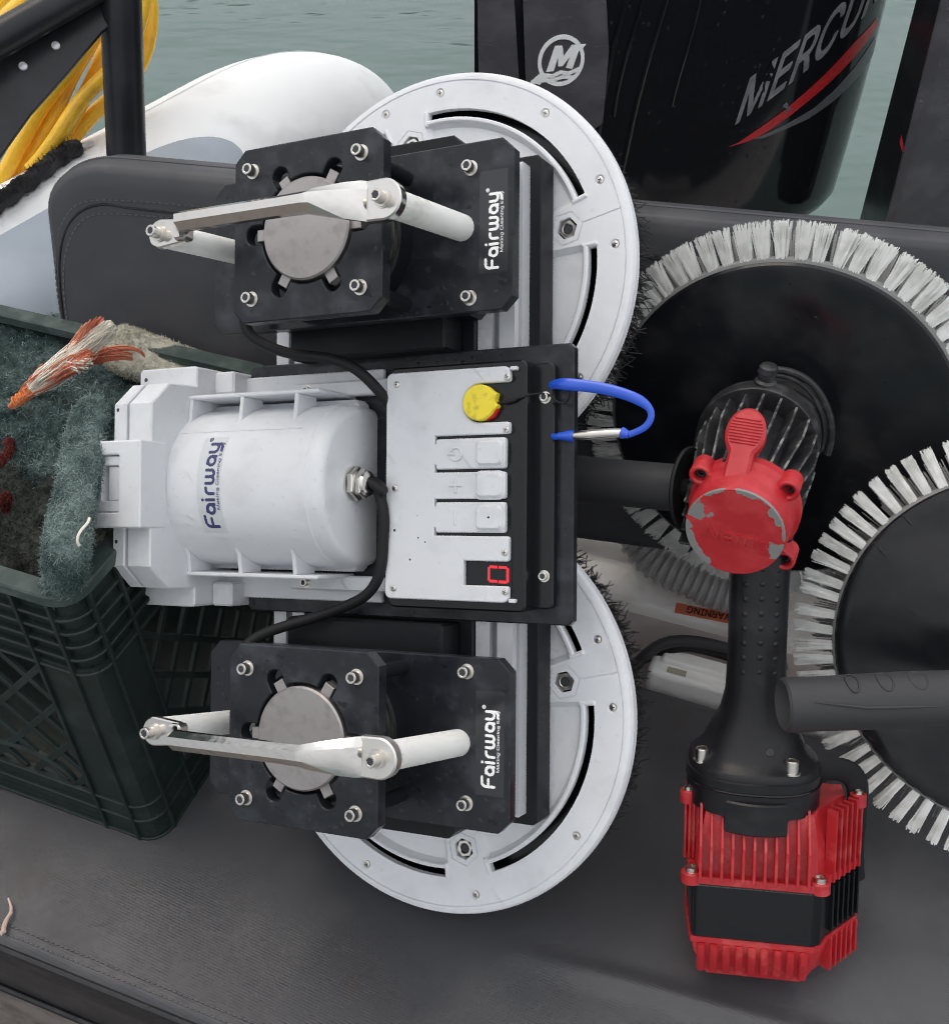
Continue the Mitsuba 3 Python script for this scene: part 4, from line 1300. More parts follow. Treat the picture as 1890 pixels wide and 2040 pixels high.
LFOOT = unary_union([Point(-0.338, 0).buffer(0.0118, quad_segs=10), Polygon([(-0.338, 0.0118), (-0.312, 0.0092), (-0.312, -0.0092), (-0.338, -0.0118)])])
RFOOT = unary_union([Point(-0.1215, 0).buffer(0.0155, quad_segs=12), Polygon([(-0.1215, 0.0155), (-0.138, 0.0150), (-0.138, -0.0150), (-0.1215, -0.0155)])])
for s in (1, -1):
    yh = s * 0.2045
    F = pos(0.003, yh, 0)
    mt = M_STEEL if s > 0 else M_RUSTY
    hd_ = mpart('handle', handle_bar(), M_STEEL, F=F, smooth=18, label='polished steel handle bar' + ('' if s > 0 else ' stained with rust'))
    part(hd_, 'foot', prism(LFOOT, 0.2435, 0.2505, 0.001, 0.001), M_STEEL, FM @ F)
    part(hd_, 'foot', bx(-0.3190, -0.3060, -0.0088, 0.0088, 0.2436, 0.2560, 0.002), M_STEEL, FM @ F)
    part(hd_, 'foot', prism(RFOOT, 0.2435, 0.2530, 0.0012, 0.0012), mt, FM @ F)
    for x, z in ((-0.338, 0.2506), (-0.1215, 0.2531)):
        part(hd_, 'washer', mikit.ply(lathe([(0.0072, 0), (0.0072, 0.0012), (0.004, 0.0013)], 28), M_BOLT, 25), F=FM @ F @ pos(x, 0, z))
        bolt(hd_, FM @ F @ pos(x, 0, z + 0.0012) @ rot([0, 0, 1], 11))
    for x, xb in ((-0.1185, -0.1165), (-0.335, -0.335)):
        a, b = np.array([xb, s * 0.2135, 0.1306]), np.array([x, yh, 0.2434])
        mpart('handle_post', tube(np.linspace(a, b, 4), 0.0112 if x > -0.2 else 0.0105, 32), M_WHITE)

# --- control box
mpart('control_box', prism(rrect(-0.203, -0.0700, -0.1065, 0.1055, 0.006), 0.0761, 0.1010, 0.0016), M_BLACK)
mpart('control_box_step', prism(rrect(-0.09, -0.0520, -0.104, 0.104, 0.005), 0.0761, 0.0845, 0.0014), M_BLACK)
for y in (0.0745, -0.0762):
    bolt(mach, FM @ pos(-0.0600, y, 0.0846) @ np.diag([0.8, 0.8, 0.5, 1]))

# grey cover cut into fingers
Zc = 0.1012


def P5(X, Y, z=0.1050):
    p = mp(620 + 0.3517 * X, 600 + 0.3517 * Y, z)
    return (p[0], p[1])


full = rrect(-0.2035, -0.0835, -0.0985, 0.1000, 0.0055)
cut = []


def band(xa, ya, yb, r=0.0, xe=-0.06):
    """Opening from the right edge in to xa, between ya and yb."""
    b = sbox(xa, ya, xe, yb)
    return b.buffer(-r).buffer(r) if r else b


full = full.difference(LineString([(-0.1105, 0.0700), (-0.05, 0.0700)]).buffer(0.0168, quad_segs=14))
full = full.difference(band(-0.1255, -0.0848, -0.0640))                                       # display opening
full = full.difference(band(-0.0870, -0.0405, 0.0405))                                        # ahead of the keys
full = full.difference(sbox(-0.0815, -0.2, -0.05, 0.2))
for y in (0.0417, 0.0129, -0.0127, -0.0415):
    full = full.difference(sbox(-0.1545, y - 0.0014, -0.06, y + 0.0014))
for y, d in ((0.0417, -1), (0.0129, 1), (-0.0127, -1), (-0.0415, 1)):
    full = full.difference(sbox(-0.1545, min(y, y + d * 0.0052), -0.1532, max(y, y + d * 0.0052)))
full = full.buffer(-0.0024).buffer(0.0024) if full.buffer(-0.0024).geom_type == 'Polygon' else full
fr_ = unary_union([g.buffer(0) for g in getattr(full, 'geoms', [full])])
cover = mpart('panel_cover', prism(fr_, Zc, 0.1062, 0.0009), M_GREY)
for y in (0.098, -0.0968):                                  # turned down lips at the corners
    part(cover, 'lip', bx(-0.0835, -0.0775, y - 0.0016, y + 0.0016, 0.0915, 0.1058, 0.0006), M_GREY, FM)
for x, y in ((-0.1931, 0.0899), (-0.1945, -0.0895), (-0.1936, -0.0015), (-0.0855, 0.0905), (-0.0862, 0.0466), (-0.0868, -0.0565), (-0.0862, -0.0893)):
    screw(x, y, 0.1063, cover, 30 + x * 900 + y * 700, 0.75)
for x, y, r in ((-0.194, -0.0385, 0.0013), (-0.170, -0.045, 0.0008), (-0.163, -0.0485, 0.0008), (-0.178, -0.0640, 0.0010), (-0.171, -0.0255, 0.0006)):
    part(cover, 'dirt_speck', mikit.ply(lathe([(r, 0), (r * 0.7, 0.0003), (1e-5, 0.0004)], 8), M_DARKLINE), F=FM @ pos(x, y, 0.10621))
for i, y in enumerate((0.0273, 0.0001, -0.0271)):
    key = mpart('key', prism(rrect(-0.0125, 0.0125, -0.0110, 0.0110, 0.005), 0, 0.0042, 0.0022), M_GREY, F=pos(-0.1008, y, 0.1060))
    part(key, 'bezel', prism(rrect(-0.0148, 0.0145, -0.0123, 0.0123, 0.0062), 0, 0.0011, 0.0006), M_GREY, FM @ pos(-0.1008, y, 0.1061))
    xi = -0.1335
    if i == 0:
        ic = unary_union([LineString([(0.0055 * math.cos(t), 0.0055 * math.sin(t)) for t in np.linspace(math.radians(215), math.radians(505), 24)]).buffer(0.0011), sbox(-0.0085, -0.0011, -0.001, 0.0011)])
    elif i == 1:
        ic = unary_union([sbox(-0.0062, -0.001, 0.0062, 0.001), sbox(-0.001, -0.0062, 0.001, 0.0062)])
    else:
        ic = sbox(-0.001, -0.0065, 0.001, 0.0065)
    mpart('key_symbol', prism(ic, 0, 0.0017, 0.0005), M_GREY, F=pos(xi, y, 0.1060), label=('raised power symbol', 'raised plus symbol', 'raised minus symbol')[i])
part(key, 'dot', mikit.ply(lathe([(0.0011, 0), (1e-5, 0.0003)], 10), M_DARKLINE), F=FM @ pos(-0.1002, -0.0271, 0.11025))
kn = mpart('knob', lathe([(0.0150, 0), (0.0154, 0.001), (0.0154, 0.0075), (0.0144, 0.0090), (1e-4, 0.0094)], 56), M_YELLOW, F=pos(-0.1105, 0.0700, 0.1011))
nt = Polygon([(0.008, 0.0125), (0.0165, 0.0070), (0.0145, 0.0005), (0.0175, -0.0035), (0.009, -0.012)])
part(kn, 'notch', prism(nt, 0.0008, 0.0086, 0.0008), M_YELLOW, FM @ pos(-0.1105, 0.0700, 0.1011))
part(kn, 'seal', prism(Polygon([(0.006, -0.0152), (0.0125, -0.0125), (0.0165, -0.006), (0.012, -0.003), (0.004, -0.010)]), 0.0002, 0.0050, 0.0006), M_REDP, FM @ pos(-0.1105, 0.0700, 0.1011))
dsp = mpart('display', prism(sbox(-0.125, -0.0843, -0.082, -0.0645), 0.1011, 0.1016, 0), M_BLACK)
seg = unary_union([LineString(l).buffer(0.0012, cap_style=2) for l in ([(-0.1035, -0.0805), (-0.1035, -0.0690)], [(-0.0860, -0.0815), (-0.0860, -0.0695)], [(-0.1030, -0.0808), (-0.0955, -0.0810)], [(-0.0945, -0.0812), (-0.0865, -0.0815)], [(-0.1030, -0.0686), (-0.0955, -0.0690)], [(-0.0945, -0.0690), (-0.0865, -0.0692)])])
part(dsp, 'digit', {**mikit.ply(prism(seg, 0.1017, 0.1019, 0), 'display_red', False), 'emitter': {'type': 'area', 'radiance': {'type': 'rgb', 'value': [0.10, 0.003, 0.005]}}}, F=FM, label='lit red digit zero lying on its side')
cord = [mp(620 + .3517 * X, 600 + .3517 * Y, z) for X, Y, z in ((1055, 575, 0.105), (1130, 565, 0.104), (1215, 535, 0.1015), (1340, 528, 0.087), (1380, 560, 0.087), (1430, 578, 0.085), (1462, 540, 0.086), (1450, 480, 0.088), (1415, 462, 0.086))]
mpart('lanyard', tube(spl(cord, 60), 0.0009, 6), M_RUBBER)
mpart('lanyard_crimp', tube(spl(cord[:3], 10)[2:7], 0.0018, 8), M_RUBBER)

# --- battery case
CA, CBh, CP = 0.0745, 0.0730, 2.1                           # half width, height and squareness of the case


def case_sec(k, x, n=96):
    a = np.arange(n) * 2 * math.pi / n
    c, q = np.cos(a), np.sin(a)
    return np.column_stack([np.full(n, x), 0.001 + k * CA * np.sign(c) * np.abs(c) ** (2 / CP), 0.0935 + k * CBh * np.sign(q) * np.abs(q) ** (2 / CP)])


def zsurf(y):
    return 0.0935 + CBh * np.clip(1 - np.abs((y - 0.001) / CA) ** CP, 0, 1) ** (1 / CP)


case = mpart('battery_case', loft([case_sec(k, x) for k, x in ((1.0, -0.43), (1.0, -0.2450), (0.992, -0.2395), (0.97, -0.2350), (0.935, -0.2322), (0.89, -0.2312), (0.5, -0.2312))]), M_GREY, smooth=40, label='light grey battery case with rounded end')
part(case, 'end_ring', loft([case_sec(k, x) for k, x in ((1.0, -0.2560), (1.013, -0.2555), (1.013, -0.2475), (1.0, -0.2465))]), M_GREY, FM, smooth=30)
part(case, 'saddle', bx(-0.425, -0.238, -0.0765, 0.0800, 0.0762, 0.1015, 0.004), M_GREY, FM)
for s in (1, -1):
    yf = 0.0830 if s > 0 else -0.0790
    fl = [(-0.447, 0.0), (-0.432, 0.010), (-0.284, 0.010), (-0.270, 0.0), (-0.262, -0.03), (-0.452, -0.03)]
    part(case, 'flange', bx(-0.4140, -0.2540, min(yf, yf + s * 0.0036), max(yf, yf + s * 0.0036), 0.0765, 0.1370, 0.001), M_GREY, FM)
    part(case, 'mount_plate', bx(-0.42, -0.222, min(yf + s * 0.004, yf + s * 0.026), max(yf + s * 0.004, yf + s * 0.026), 0.0762, 0.0815, 0.001), M_GREY, FM)
    part(case, 'mount_block', bx(-0.318, -0.212, min(yf + s * 0.002, yf + s * 0.016), max(yf + s * 0.002, yf + s * 0.016), 0.0764, 0.0895, 0.0015), M_GREY, FM)
    bolt(case, FM @ pos(-0.30, yf + s * 0.009, 0.0896) @ np.diag([0.8, 0.8, 0.5, 1]))
    bolt(case, FM @ pos(-0.405, yf + s * 0.015, 0.0816) @ np.diag([0.8, 0.8, 0.5, 1]))
    for xg in (-0.4020, -0.3420, -0.2810):
        # rib between the case and the flange, in the plane across the case
        web = Polygon([(y_, float(zsurf(y_)) - 0.001) for y_ in 0.001 + s * CA * np.linspace(0.74, 0.985, 9)] + [(yf, 0.1080), (yf, 0.1362), (s * 0.0620, 0.1385)])
        m = prism(web.buffer(0), 0, 0.0042, 0.0008, 0.0008)
        part(case, 'gusset', tf(m, frame([xg, 0, 0], [0, 1, 0], [0, 0, 1], [1, 0, 0])), M_GREY, FM)
# cap of two octagonal layers with a groove between
OCT = Polygon([(-0.073, 0.1855), (0.075, 0.1855), (0.0955, 0.163), (0.0985, 0.10), (0.0985, 0.072), (-0.0965, 0.072), (-0.0965, 0.10), (-0.0935, 0.163)])
RX = frame([0, 0, 0], [0, 1, 0], [0, 0, 1], [1, 0, 0])
for x0, x1 in ((-0.4480, -0.4332), (-0.4298, -0.4020)):
    part(case, 'cap_layer', tf(prism(OCT, x0, x1, 0.0012, 0.0012), RX), M_GREY, FM)
part(case, 'cap_core', tf(prism(OCT.buffer(-0.008), -0.4330, -0.4295, 0), RX), M_GREY, FM)
for s in (1, -1):
    y0, y1 = (0.092, 0.1165) if s > 0 else (-0.113, -0.090)
    ear = rrect(-0.474, -0.402, y0, y1, 0.004)
    part(case, 'ear', prism(ear, 0.072, 0.1260, 0.0012), M_GREY, FM)
    part(case, 'ear', bx(-0.402, -0.378, y0, y1 - 0.003 * s if s > 0 else y1, 0.064, 0.1015, 0.002), M_GREY, FM)
    part(case, 'hole', mikit.ply(lathe([(0.0021, 0), (1e-5, 0.0002)], 14), M_DARKLINE), F=FM @ pos(-0.466, (0.1065 if s > 0 else -0.1025), 0.12605))
for y in (0.070, -0.051):
    part(case, 'hole', mikit.ply(lathe([(0.0018, 0), (1e-5, 0.0002)], 14), M_DARKLINE), F=FM @ pos(-0.4430, y, 0.18555))
lat = rrect(-0.4590, -0.4008, -0.0385, 0.0405, 0.0022)
rec = sbox(-0.47, -0.0245, -0.4265, 0.0275).buffer(-0.002).buffer(0.002)
lk = part(case, 'latch', prism(lat.difference(rec), 0.168, 0.2005, 0.0014), M_GREY, FM)
inner = sbox(-0.4590, -0.0238, -0.4270, 0.0268)
slot = rrect(-0.4500, -0.4300, -0.0142, 0.0182, 0.0015)
part(case, 'latch_tongue', prism(inner.difference(slot), 0.168, 0.1970, 0.0008), M_GREY, FM)
part(case, 'latch_tongue', prism(sbox(-0.4445, -0.0136, -0.4306, 0.0176), 0.166, 0.1945, 0.0008), M_GREY, FM)
part(case, 'latch_back', bx(-0.4585, -0.4015, -0.037, 0.039, 0.166, 0.178, 0.001), M_GREY, FM)
# mould lines, sticker and lettering bent round the case
RC, YC, ZC = 0.0725, 0.001, 0.0935


def wrap(m, lift):
    v = np.asarray(m.vertices, float)
    q = m.copy()
    q.vertices = np.column_stack([v[:, 0], v[:, 1], zsurf(v[:, 1]) + lift + v[:, 2]])
    return q


def ydev(y):
    return y


for y in (0.0505, -0.0465):
    part(case, 'mould_line', wrap(dense(sbox(-0.400, ydev(y) - 0.0004, -0.262, ydev(y) + 0.0004), 0.0005), 0.0), M_GREY, FM, smooth=False)
sk = part(case, 'sticker', wrap(dense(sbox(-0.3655, ydev(-0.0425), -0.3385, ydev(0.0445)), 0.0002, 0.004), 0.0), M_STICK, FM)
w, t = brand(ydev(0.0400) - ydev(-0.0365), 0.0002)
lm = tf(cat([w, t]), pos(-0.3462, ydev(-0.0365), 0))
v_, f_ = trimesh.remesh.subdivide_to_size(lm.vertices, lm.faces, 0.003)
part(case, 'lettering', wrap(tm(v_, f_, process=False), 0.00035), M_NAVY, FM, smooth=False)
# cable gland
GX = frame([-0.2312, 0.0025, 0.1165], [0, 1, 0], [0, 0, 1], [1, 0, 0])
gl = part(case, 'cable_gland', tf(cat([mv(lathe([(0.0155, 0), (0.0155, 0.002)], 28), 0, 0, 0), prism(hexa(0.0155), 0.002, 0.0078, 0.001, 0.0006), lathe([(0.0118, 0.0078), (0.0118, 0.0092)], 28), prism(hexa(0.0135, 10), 0.0092, 0.0142, 0.001, 0.0006), lathe([(0.0115, 0.0142), (0.0110, 0.0170), (0.0080, 0.0185), (0.0055, 0.0186)], 28)]), GX), M_NICKEL, FM, smooth=28)

# --- cables
CAB = 0.0049
c1 = [(-0.206, 0.0025, 0.1165), (-0.1985, 0.001, 0.1165), (-0.1925, -0.008, 0.1155), (-0.1900, -0.022, 0.1150), (-0.1905, -0.050, 0.1145), (-0.1955, -0.0700, 0.112)]
c1 += [tuple(mp(u, v, z)) for u, v, z in ((748, 1165, 0.108), (715, 1190, 0.105), (640, 1225, 0.11), (560, 1250, 0.12), (510, 1270, 0.128), (480, 1295, 0.136))]
c1 = [(-0.216, 0.0025, 0.1165), (-0.2080, 0.0010, 0.1165), (-0.2010, -0.0040, 0.1150)] + [tuple(mp(u, v, z)) for u, v, z in ((752, 965, 0.112), (762, 1010, 0.110), (763, 1080, 0.109), (758, 1135, 0.108), (735, 1180, 0.107), (690, 1207, 0.108), (620, 1232, 0.113), (560, 1250, 0.122), (512, 1270, 0.130), (482, 1296, 0.138), (470, 1330, 0.142))]
mpart('cable', tube(spl(c1, 120), CAB, 16), M_RUBBER)
c2 = [tuple(mp(u, v, z)) for u, v, z in ((487, 600, 0.150), (487, 640, 0.152), (500, 668, 0.150), (535, 690, 0.145), (590, 706, 0.138), (650, 713, 0.130), (700, 730, 0.122), (745, 768, 0.112), (775, 805, 0.100))]
mpart('cable', tube(spl(c2, 100), CAB, 16), M_RUBBER)
c3 = [tuple(mp(u, v, z)) for u, v, z in ((752, 960, 0.110), (772, 1000, 0.102), (776, 1080, 0.100), (772, 1150, 0.098))]
mpart('cable', tube(spl([(-0.216, 0.0045, 0.1150)] + c3, 60), 0.0034, 12), M_RUBBER)

# --- blue carabiner clipped to the edge of the control box
car = thing('carabiner', 'blue carabiner clip with silver gate hanging at the right edge of the control box', 'carabiner')
cpts = [tuple(mp(u, v, z)) for u, v, z in ((1112, 869, 0.086), (1096, 866, 0.082), (1086, 840, 0.078), (1086, 790, 0.078), (1094, 770, 0.082), (1120, 765, 0.090), (1160, 768, 0.090), (1215, 777, 0.090), (1262, 792, 0.090), (1288, 808, 0.089), (1297, 825, 0.088), (1290, 845, 0.087), (1272, 858, 0.086), (1252, 866, 0.086))]
cc = spl(cpts, 70)
part(car, 'body', tube(cc, np.interp(np.arange(70), [0, 20, 28, 49, 54, 69], [0.0026, 0.0026, 0.0052, 0.0044, 0.0030, 0.0026]), 14, sx=1.0, sy=0.6), M_BLUE, FM)
g0, g1 = mp(1142, 868, 0.086), mp(1238, 862, 0.086)
part(car, 'gate', tube(np.linspace(g0, g1, 6), [0.0032, 0.0042, 0.0042, 0.0042, 0.0042, 0.0036], 20), M_NICKEL, FM)
for p, q in ((g0, mp(1112, 869, 0.086)), (g1, mp(1252, 866, 0.086))):
    part(car, 'hinge', tube(np.linspace(p, q, 4), [0.0048, 0.0046, 0.0036, 0.003], 14), M_BLUE, FM)
# ------------------------------------------------------------------ deck fittings behind the seat
def on_deck(u, v, lift=0.0):
    d = ray(u, v)
    R = FH[:3, :3]
    o, dd = R.T @ (EYE - H0), R.T @ d
    prof = well + ledge[1:] + upper[1:]
    best = None
    for (a, b), (c, e) in zip(prof[:-1], prof[1:]):
        n = np.array([-(e - b), c - a])
        den = n @ dd[1:]
        if abs(den) < 1e-9:
            continue
        s = (n @ (np.array([a, b]) - o[1:])) / den
        p = o + dd * s
        t = ((p[1:] - [a, b]) @ [c - a, e - b]) / ((c - a) ** 2 + (e - b) ** 2)
        if -1e-6 <= t <= 1 + 1e-6 and (best is None or s < best[0]):
            best = (s, p, n / np.linalg.norm(n))
    s, p, n = best
    q = p + np.array([0, *n]) * lift * (1 if n @ -dd[1:] > 0 else -1)
    return H0 + R @ q


ch = thing('corrugated_hose', 'grey corrugated hose lying on the white deck moulding under the backrest', 'hose')
cl = spl([on_deck(1268, 1075, 0.026), on_deck(1318, 1110, 0.025), on_deck(1370, 1136, 0.025), on_deck(1430, 1154, 0.025), on_deck(1560, 1184, 0.025)], 420)
s_ = np.r_[0, np.cumsum(np.linalg.norm(np.diff(cl, axis=0), axis=1))]
put(ch, tube(cl, 0.0245 + 0.0018 * np.tanh(2.0 * np.sin(s_ / 0.0105 * 6.2832)), 24), M_CORR)
wl = thing('warning_label', 'small orange warning label stuck upside down on the deck moulding below the grey hose', 'label')
A, B1, C1 = on_deck(1343, 1221, 0.0007), on_deck(1452, 1243, 0.0007), on_deck(1348, 1206, 0.0007)
lx = unit(A - B1)
lz = unit(np.cross(lx, A - C1))
if lz @ (EYE - A) < 0:
    lz = -lz
ly = np.cross(lz, lx)
lw, lh = 0.115, abs((C1 - A) @ ly) + 0.004
FLb = frame(A, lx, ly, lz)
part(wl, 'backing', prism(sbox(-lw, -lh, 0.001, 0.001), -0.0003, 0.0004, 0), M_BOXW, FLb)
part(wl, 'field', prism(sbox(-lw + 0.001, -lh + 0.001, 0, 0), 0.0004, 0.0007, 0), M_LABEL, FLb)
tx = meshkit.text_mesh('WARNING', 0.0085, 0.0003, bold=True)
part(wl, 'lettering', tf(tx, frame([-0.072, -lh * 0.5 - 0.0045, 0.0007], [1, 0, 0], [0, 1, 0], [0, 0, 1])), M_BLACK, FLb, smooth=False)
wb = thing('white_box', 'white plastic box end with beige mark lying in the gap behind the seat', 'box')
xb = float((onz(1287, 1350) - H0) @ sx)
part(wb, 'body', rbox(xb, xb + 0.32, 0.004, 0.046, -0.07, 0.018, 0.008), M_BOXW, FH)
part(wb, 'top_ridge', rbox(xb + 0.012, xb + 0.31, 0.022, 0.044, 0.012, 0.0245, 0.005), M_BOXW, FH)
part(wb, 'beige_mark', bx(xb + 0.022, xb + 0.045, 0.010, 0.019, 0.0178, 0.0184, 0), M_PADC, FH)
dc = thing('deck_cable', 'thick black cable looping over the white box behind the seat', 'cable')
part(dc, 'strand', tube(spl([onz(u, v, z) for u, v, z in ((1262, 1330, -0.01), (1285, 1306, 0.02), (1318, 1284, 0.035), (1360, 1277, 0.04), (1410, 1283, 0.035), (1460, 1296, 0.03), (1560, 1330, 0.0))], 60), 0.0072, 12), M_GRIP)
part(dc, 'strand', tube(spl([onz(u, v, z) for u, v, z in ((1280, 1318, 0.0), (1320, 1300, 0.02), (1365, 1292, 0.03), (1410, 1299, 0.025), (1460, 1313, 0.02), (1560, 1345, 0.0))], 60), 0.0045, 10), M_RUBBER)

# ------------------------------------------------------------------ hand held power brushes


def tuft(seed, root_w, tip_w, length, n, back, r):
    q = np.random.default_rng(seed)
    a = q.uniform(-1, 1, n)
    b = q.uniform(-1, 1, n)
    L = length * q.uniform(0.86, 1.05, n)
    P = []
    for t in (0, 0.5, 1.0):
        w = root_w + (tip_w - root_w) * t
        P.append(np.stack([L * t, a * w * (1 + 0.1 * q.normal(size=n) * t), b * 0.004 - back * t ** 1.3 * (0.8 + 0.4 * q.random(n)) + 0.001 * q.normal(size=n) * t], 1))
    return strands(np.stack(P, 1), r, 0.85)


def brush_head(parent, F, R, Lb, n, spin, mt_tufts, root_w, tip_w, back):
    part(parent, 'disc_plate', lathe([(1e-4, -0.010), (R + 0.001, -0.010), (R + 0.002, -0.008), (R + 0.002, -0.003), (R, -0.0008), (R - 0.004, 0), (R - 0.012, 0.0006), (R * 0.55, 0.001), (1e-4, 0.001)], 160), M_PAD, F)
    part(parent, 'edge_band', lathe([(R - 0.001, -0.014), (R + 0.005, -0.013), (R + 0.006, -0.009), (R + 0.0045, -0.005), (R + 0.0015, -0.004)], 160), M_BAND, F)
    vs = [mikit.ply(tuft(100 + i, root_w, tip_w, Lb, 84, back, 0.00062), mt_tufts, False) for i in range(8)]
    q = np.random.default_rng(spin)
    for i in range(n):
        a = 360.0 * i / n + spin + q.normal() * 0.35
        Ft = F @ rot([0, 0, 1], a) @ frame([R + 0.001, 0, -0.009], [1, 0, 0], [0, 1, 0], [0, 0, 1]) @ rot([0, 0, 1], q.normal() * 1.6)
        part(parent, 'bristle_tuft', vs[int(q.integers(0, 8))], F=Ft)
    q2 = np.random.default_rng(spin + 1)
    m = 1500
    a, l = q2.uniform(0, 6.2832, m), q2.uniform(0.4, 0.85, m) * Lb
    P = np.stack([np.stack([(R - 0.004 + l * t) * np.cos(a + 0.02 * t), (R - 0.004 + l * t) * np.sin(a + 0.02 * t), -0.022 - 0.016 * t + 0 * a], 1) for t in (0, 0.5, 1)], 1)
    part(parent, 'inner_bristles', strands(P, 0.0008, 0.8), M_BRG, F, smooth=False, kind='stuff')


# --- first tool: brush disc standing against the backrest, gear head, handle and battery pack
HUB, CAPC = at(1552, 839, 1.1), at(1462, 1061, 0.93)
gz = unit(CAPC - HUB)
gx_ = unit(np.cross([0, 0, 1], gz))
gy_ = np.cross(gz, gx_)
FGH = frame(HUB, gx_, gy_, gz)
LG = float(np.linalg.norm(CAPC - HUB))
tool = thing('power_brush', 'black and red battery power brush with large white bristled disc, standing on the seat', 'power brush')
brush_head(tool, FGH @ pos(0, -0.009, 0), 0.1710, 0.0365, 66, 3, M_BRW, 0.0046, 0.0086, 0.005)
part(tool, 'hub', lathe([(0.050, 0.001), (0.050, 0.012), (0.046, 0.014), (0.046, 0.018), (0.0485, 0.020), (0.0485, 0.026), (0.044, 0.030), (1e-4, 0.030)], 64), M_HEAD, FGH)


def stadium(r, drop, cx=0.0, cy=0.0, n=28):
    """A half circle above, straight sides running down."""
    a = np.linspace(0, math.pi, n)
    top = np.stack([cx + r * np.cos(a), cy + r * np.sin(a)], 1)
    return np.vstack([top, [(cx - r, cy - drop * 0.5), (cx - r * 0.92, cy - drop), (cx - r * 0.5, cy - drop * 1.12), (cx + r * 0.5, cy - drop * 1.12), (cx + r * 0.92, cy - drop), (cx + r, cy - drop * 0.5)]])


def sec3(p, z):
    return np.column_stack([p, np.full(len(p), z)])


OX, OY = -0.012, 0.005
gh = part(tool, 'gear_head', loft([sec3(stadium(0.050, 0.055, OX, OY), 0.028), sec3(stadium(0.056, 0.105, OX, OY), 0.044), sec3(stadium(0.0590, 0.112, OX, OY), 0.050), sec3(stadium(0.0590, 0.112, OX, OY), 0.064), sec3(stadium(0.0575, 0.110, OX, OY), 0.0665),
          sec3(stadium(0.038, 0.090, OX, OY), 0.0668), sec3(stadium(0.037, 0.075, OX * 0.6, OY * 0.5), 0.14), sec3(stadium(0.036, 0.055, 0, 0), 0.182)]), M_HEAD, FGH, smooth=40)
# radial fins with worn edges round the top, stacked fins down both sides
FINP = [(0.0555, 0.066), (0.0555, 0.104), (0.0440, 0.166), (0.0435, 0.180)]


def fin(F):
    part(gh, 'fin', shared('fin', lambda: prism(Polygon([(0.028, 0.066), *FINP, (0.028, 0.180)]), -0.0012, 0.0012, 0.0004, 0.0004), M_HEAD), F=FGH @ F)
    part(gh, 'fin_edge', shared('fin_edge', lambda: tube(np.array([(x + 0.0002, z, 0) for x, z in [(0.0555, 0.068), (0.0555, 0.086), (0.0553, 0.103), (0.0530, 0.117), (0.0485, 0.1415), (0.0443, 0.1645), (0.0436, 0.178)]]), 0.0013, 6), M_FIN), F=FGH @ F)


for a in (12, 29, 46, 63, 80, 97, 114, 131, 148, 166):
    ca, sa = math.cos(math.radians(a)), math.sin(math.radians(a))
    fin(frame([OX * 0.7, OY * 0.6, 0], [ca, sa, 0], [0, 0, 1], [sa, -ca, 0]))
for i, yq in enumerate((-0.004, -0.019, -0.034, -0.049, -0.064, -0.079, -0.092)):
    for sg in ((1, -1) if i < 4 else (1,)):
        c_ = 1 - 0.02 * i
        fin(frame([OX * 0.7, yq, 0], [sg * c_, -0.10, 0], [0, 0, 1], [-0.10, -sg * c_, 0]))
stub = np.array([-0.0175, 0.0615, 0.054])
part(gh, 'spindle_lock', tf(lathe([(0.0115, -0.012), (0.0105, 0.004), (0.0080, 0.006), (0.0080, 0.012), (0.0088, 0.013), (0.0088, 0.019), (0.0070, 0.021), (1e-4, 0.021)], 24), FGH @ frame(stub, [1, 0, 0], [0, 0, -1], [0, 1, 0])), M_HEAD)
part(tool, 'guard_ring', tube(spl([onp(u, v, HUB + gz * 0.026, gz) for u, v in ((1512, 742), (1545, 736), (1585, 744), (1622, 770), (1648, 815), (1656, 860), (1648, 905))], 40), 0.0036, 10), M_HEAD)
part(tool, 'guard_ring', tube(spl([onp(u, v, HUB + gz * 0.028, gz) for u, v in ((1515, 754), (1545, 748), (1580, 756), (1612, 780), (1635, 820), (1642, 860), (1636, 898))], 40), 0.0022, 8), M_HEAD)

CAPD = lambda: shared('capdark', capscrew, M_HEAD, 25)
CAPX = CAPC.tolist()


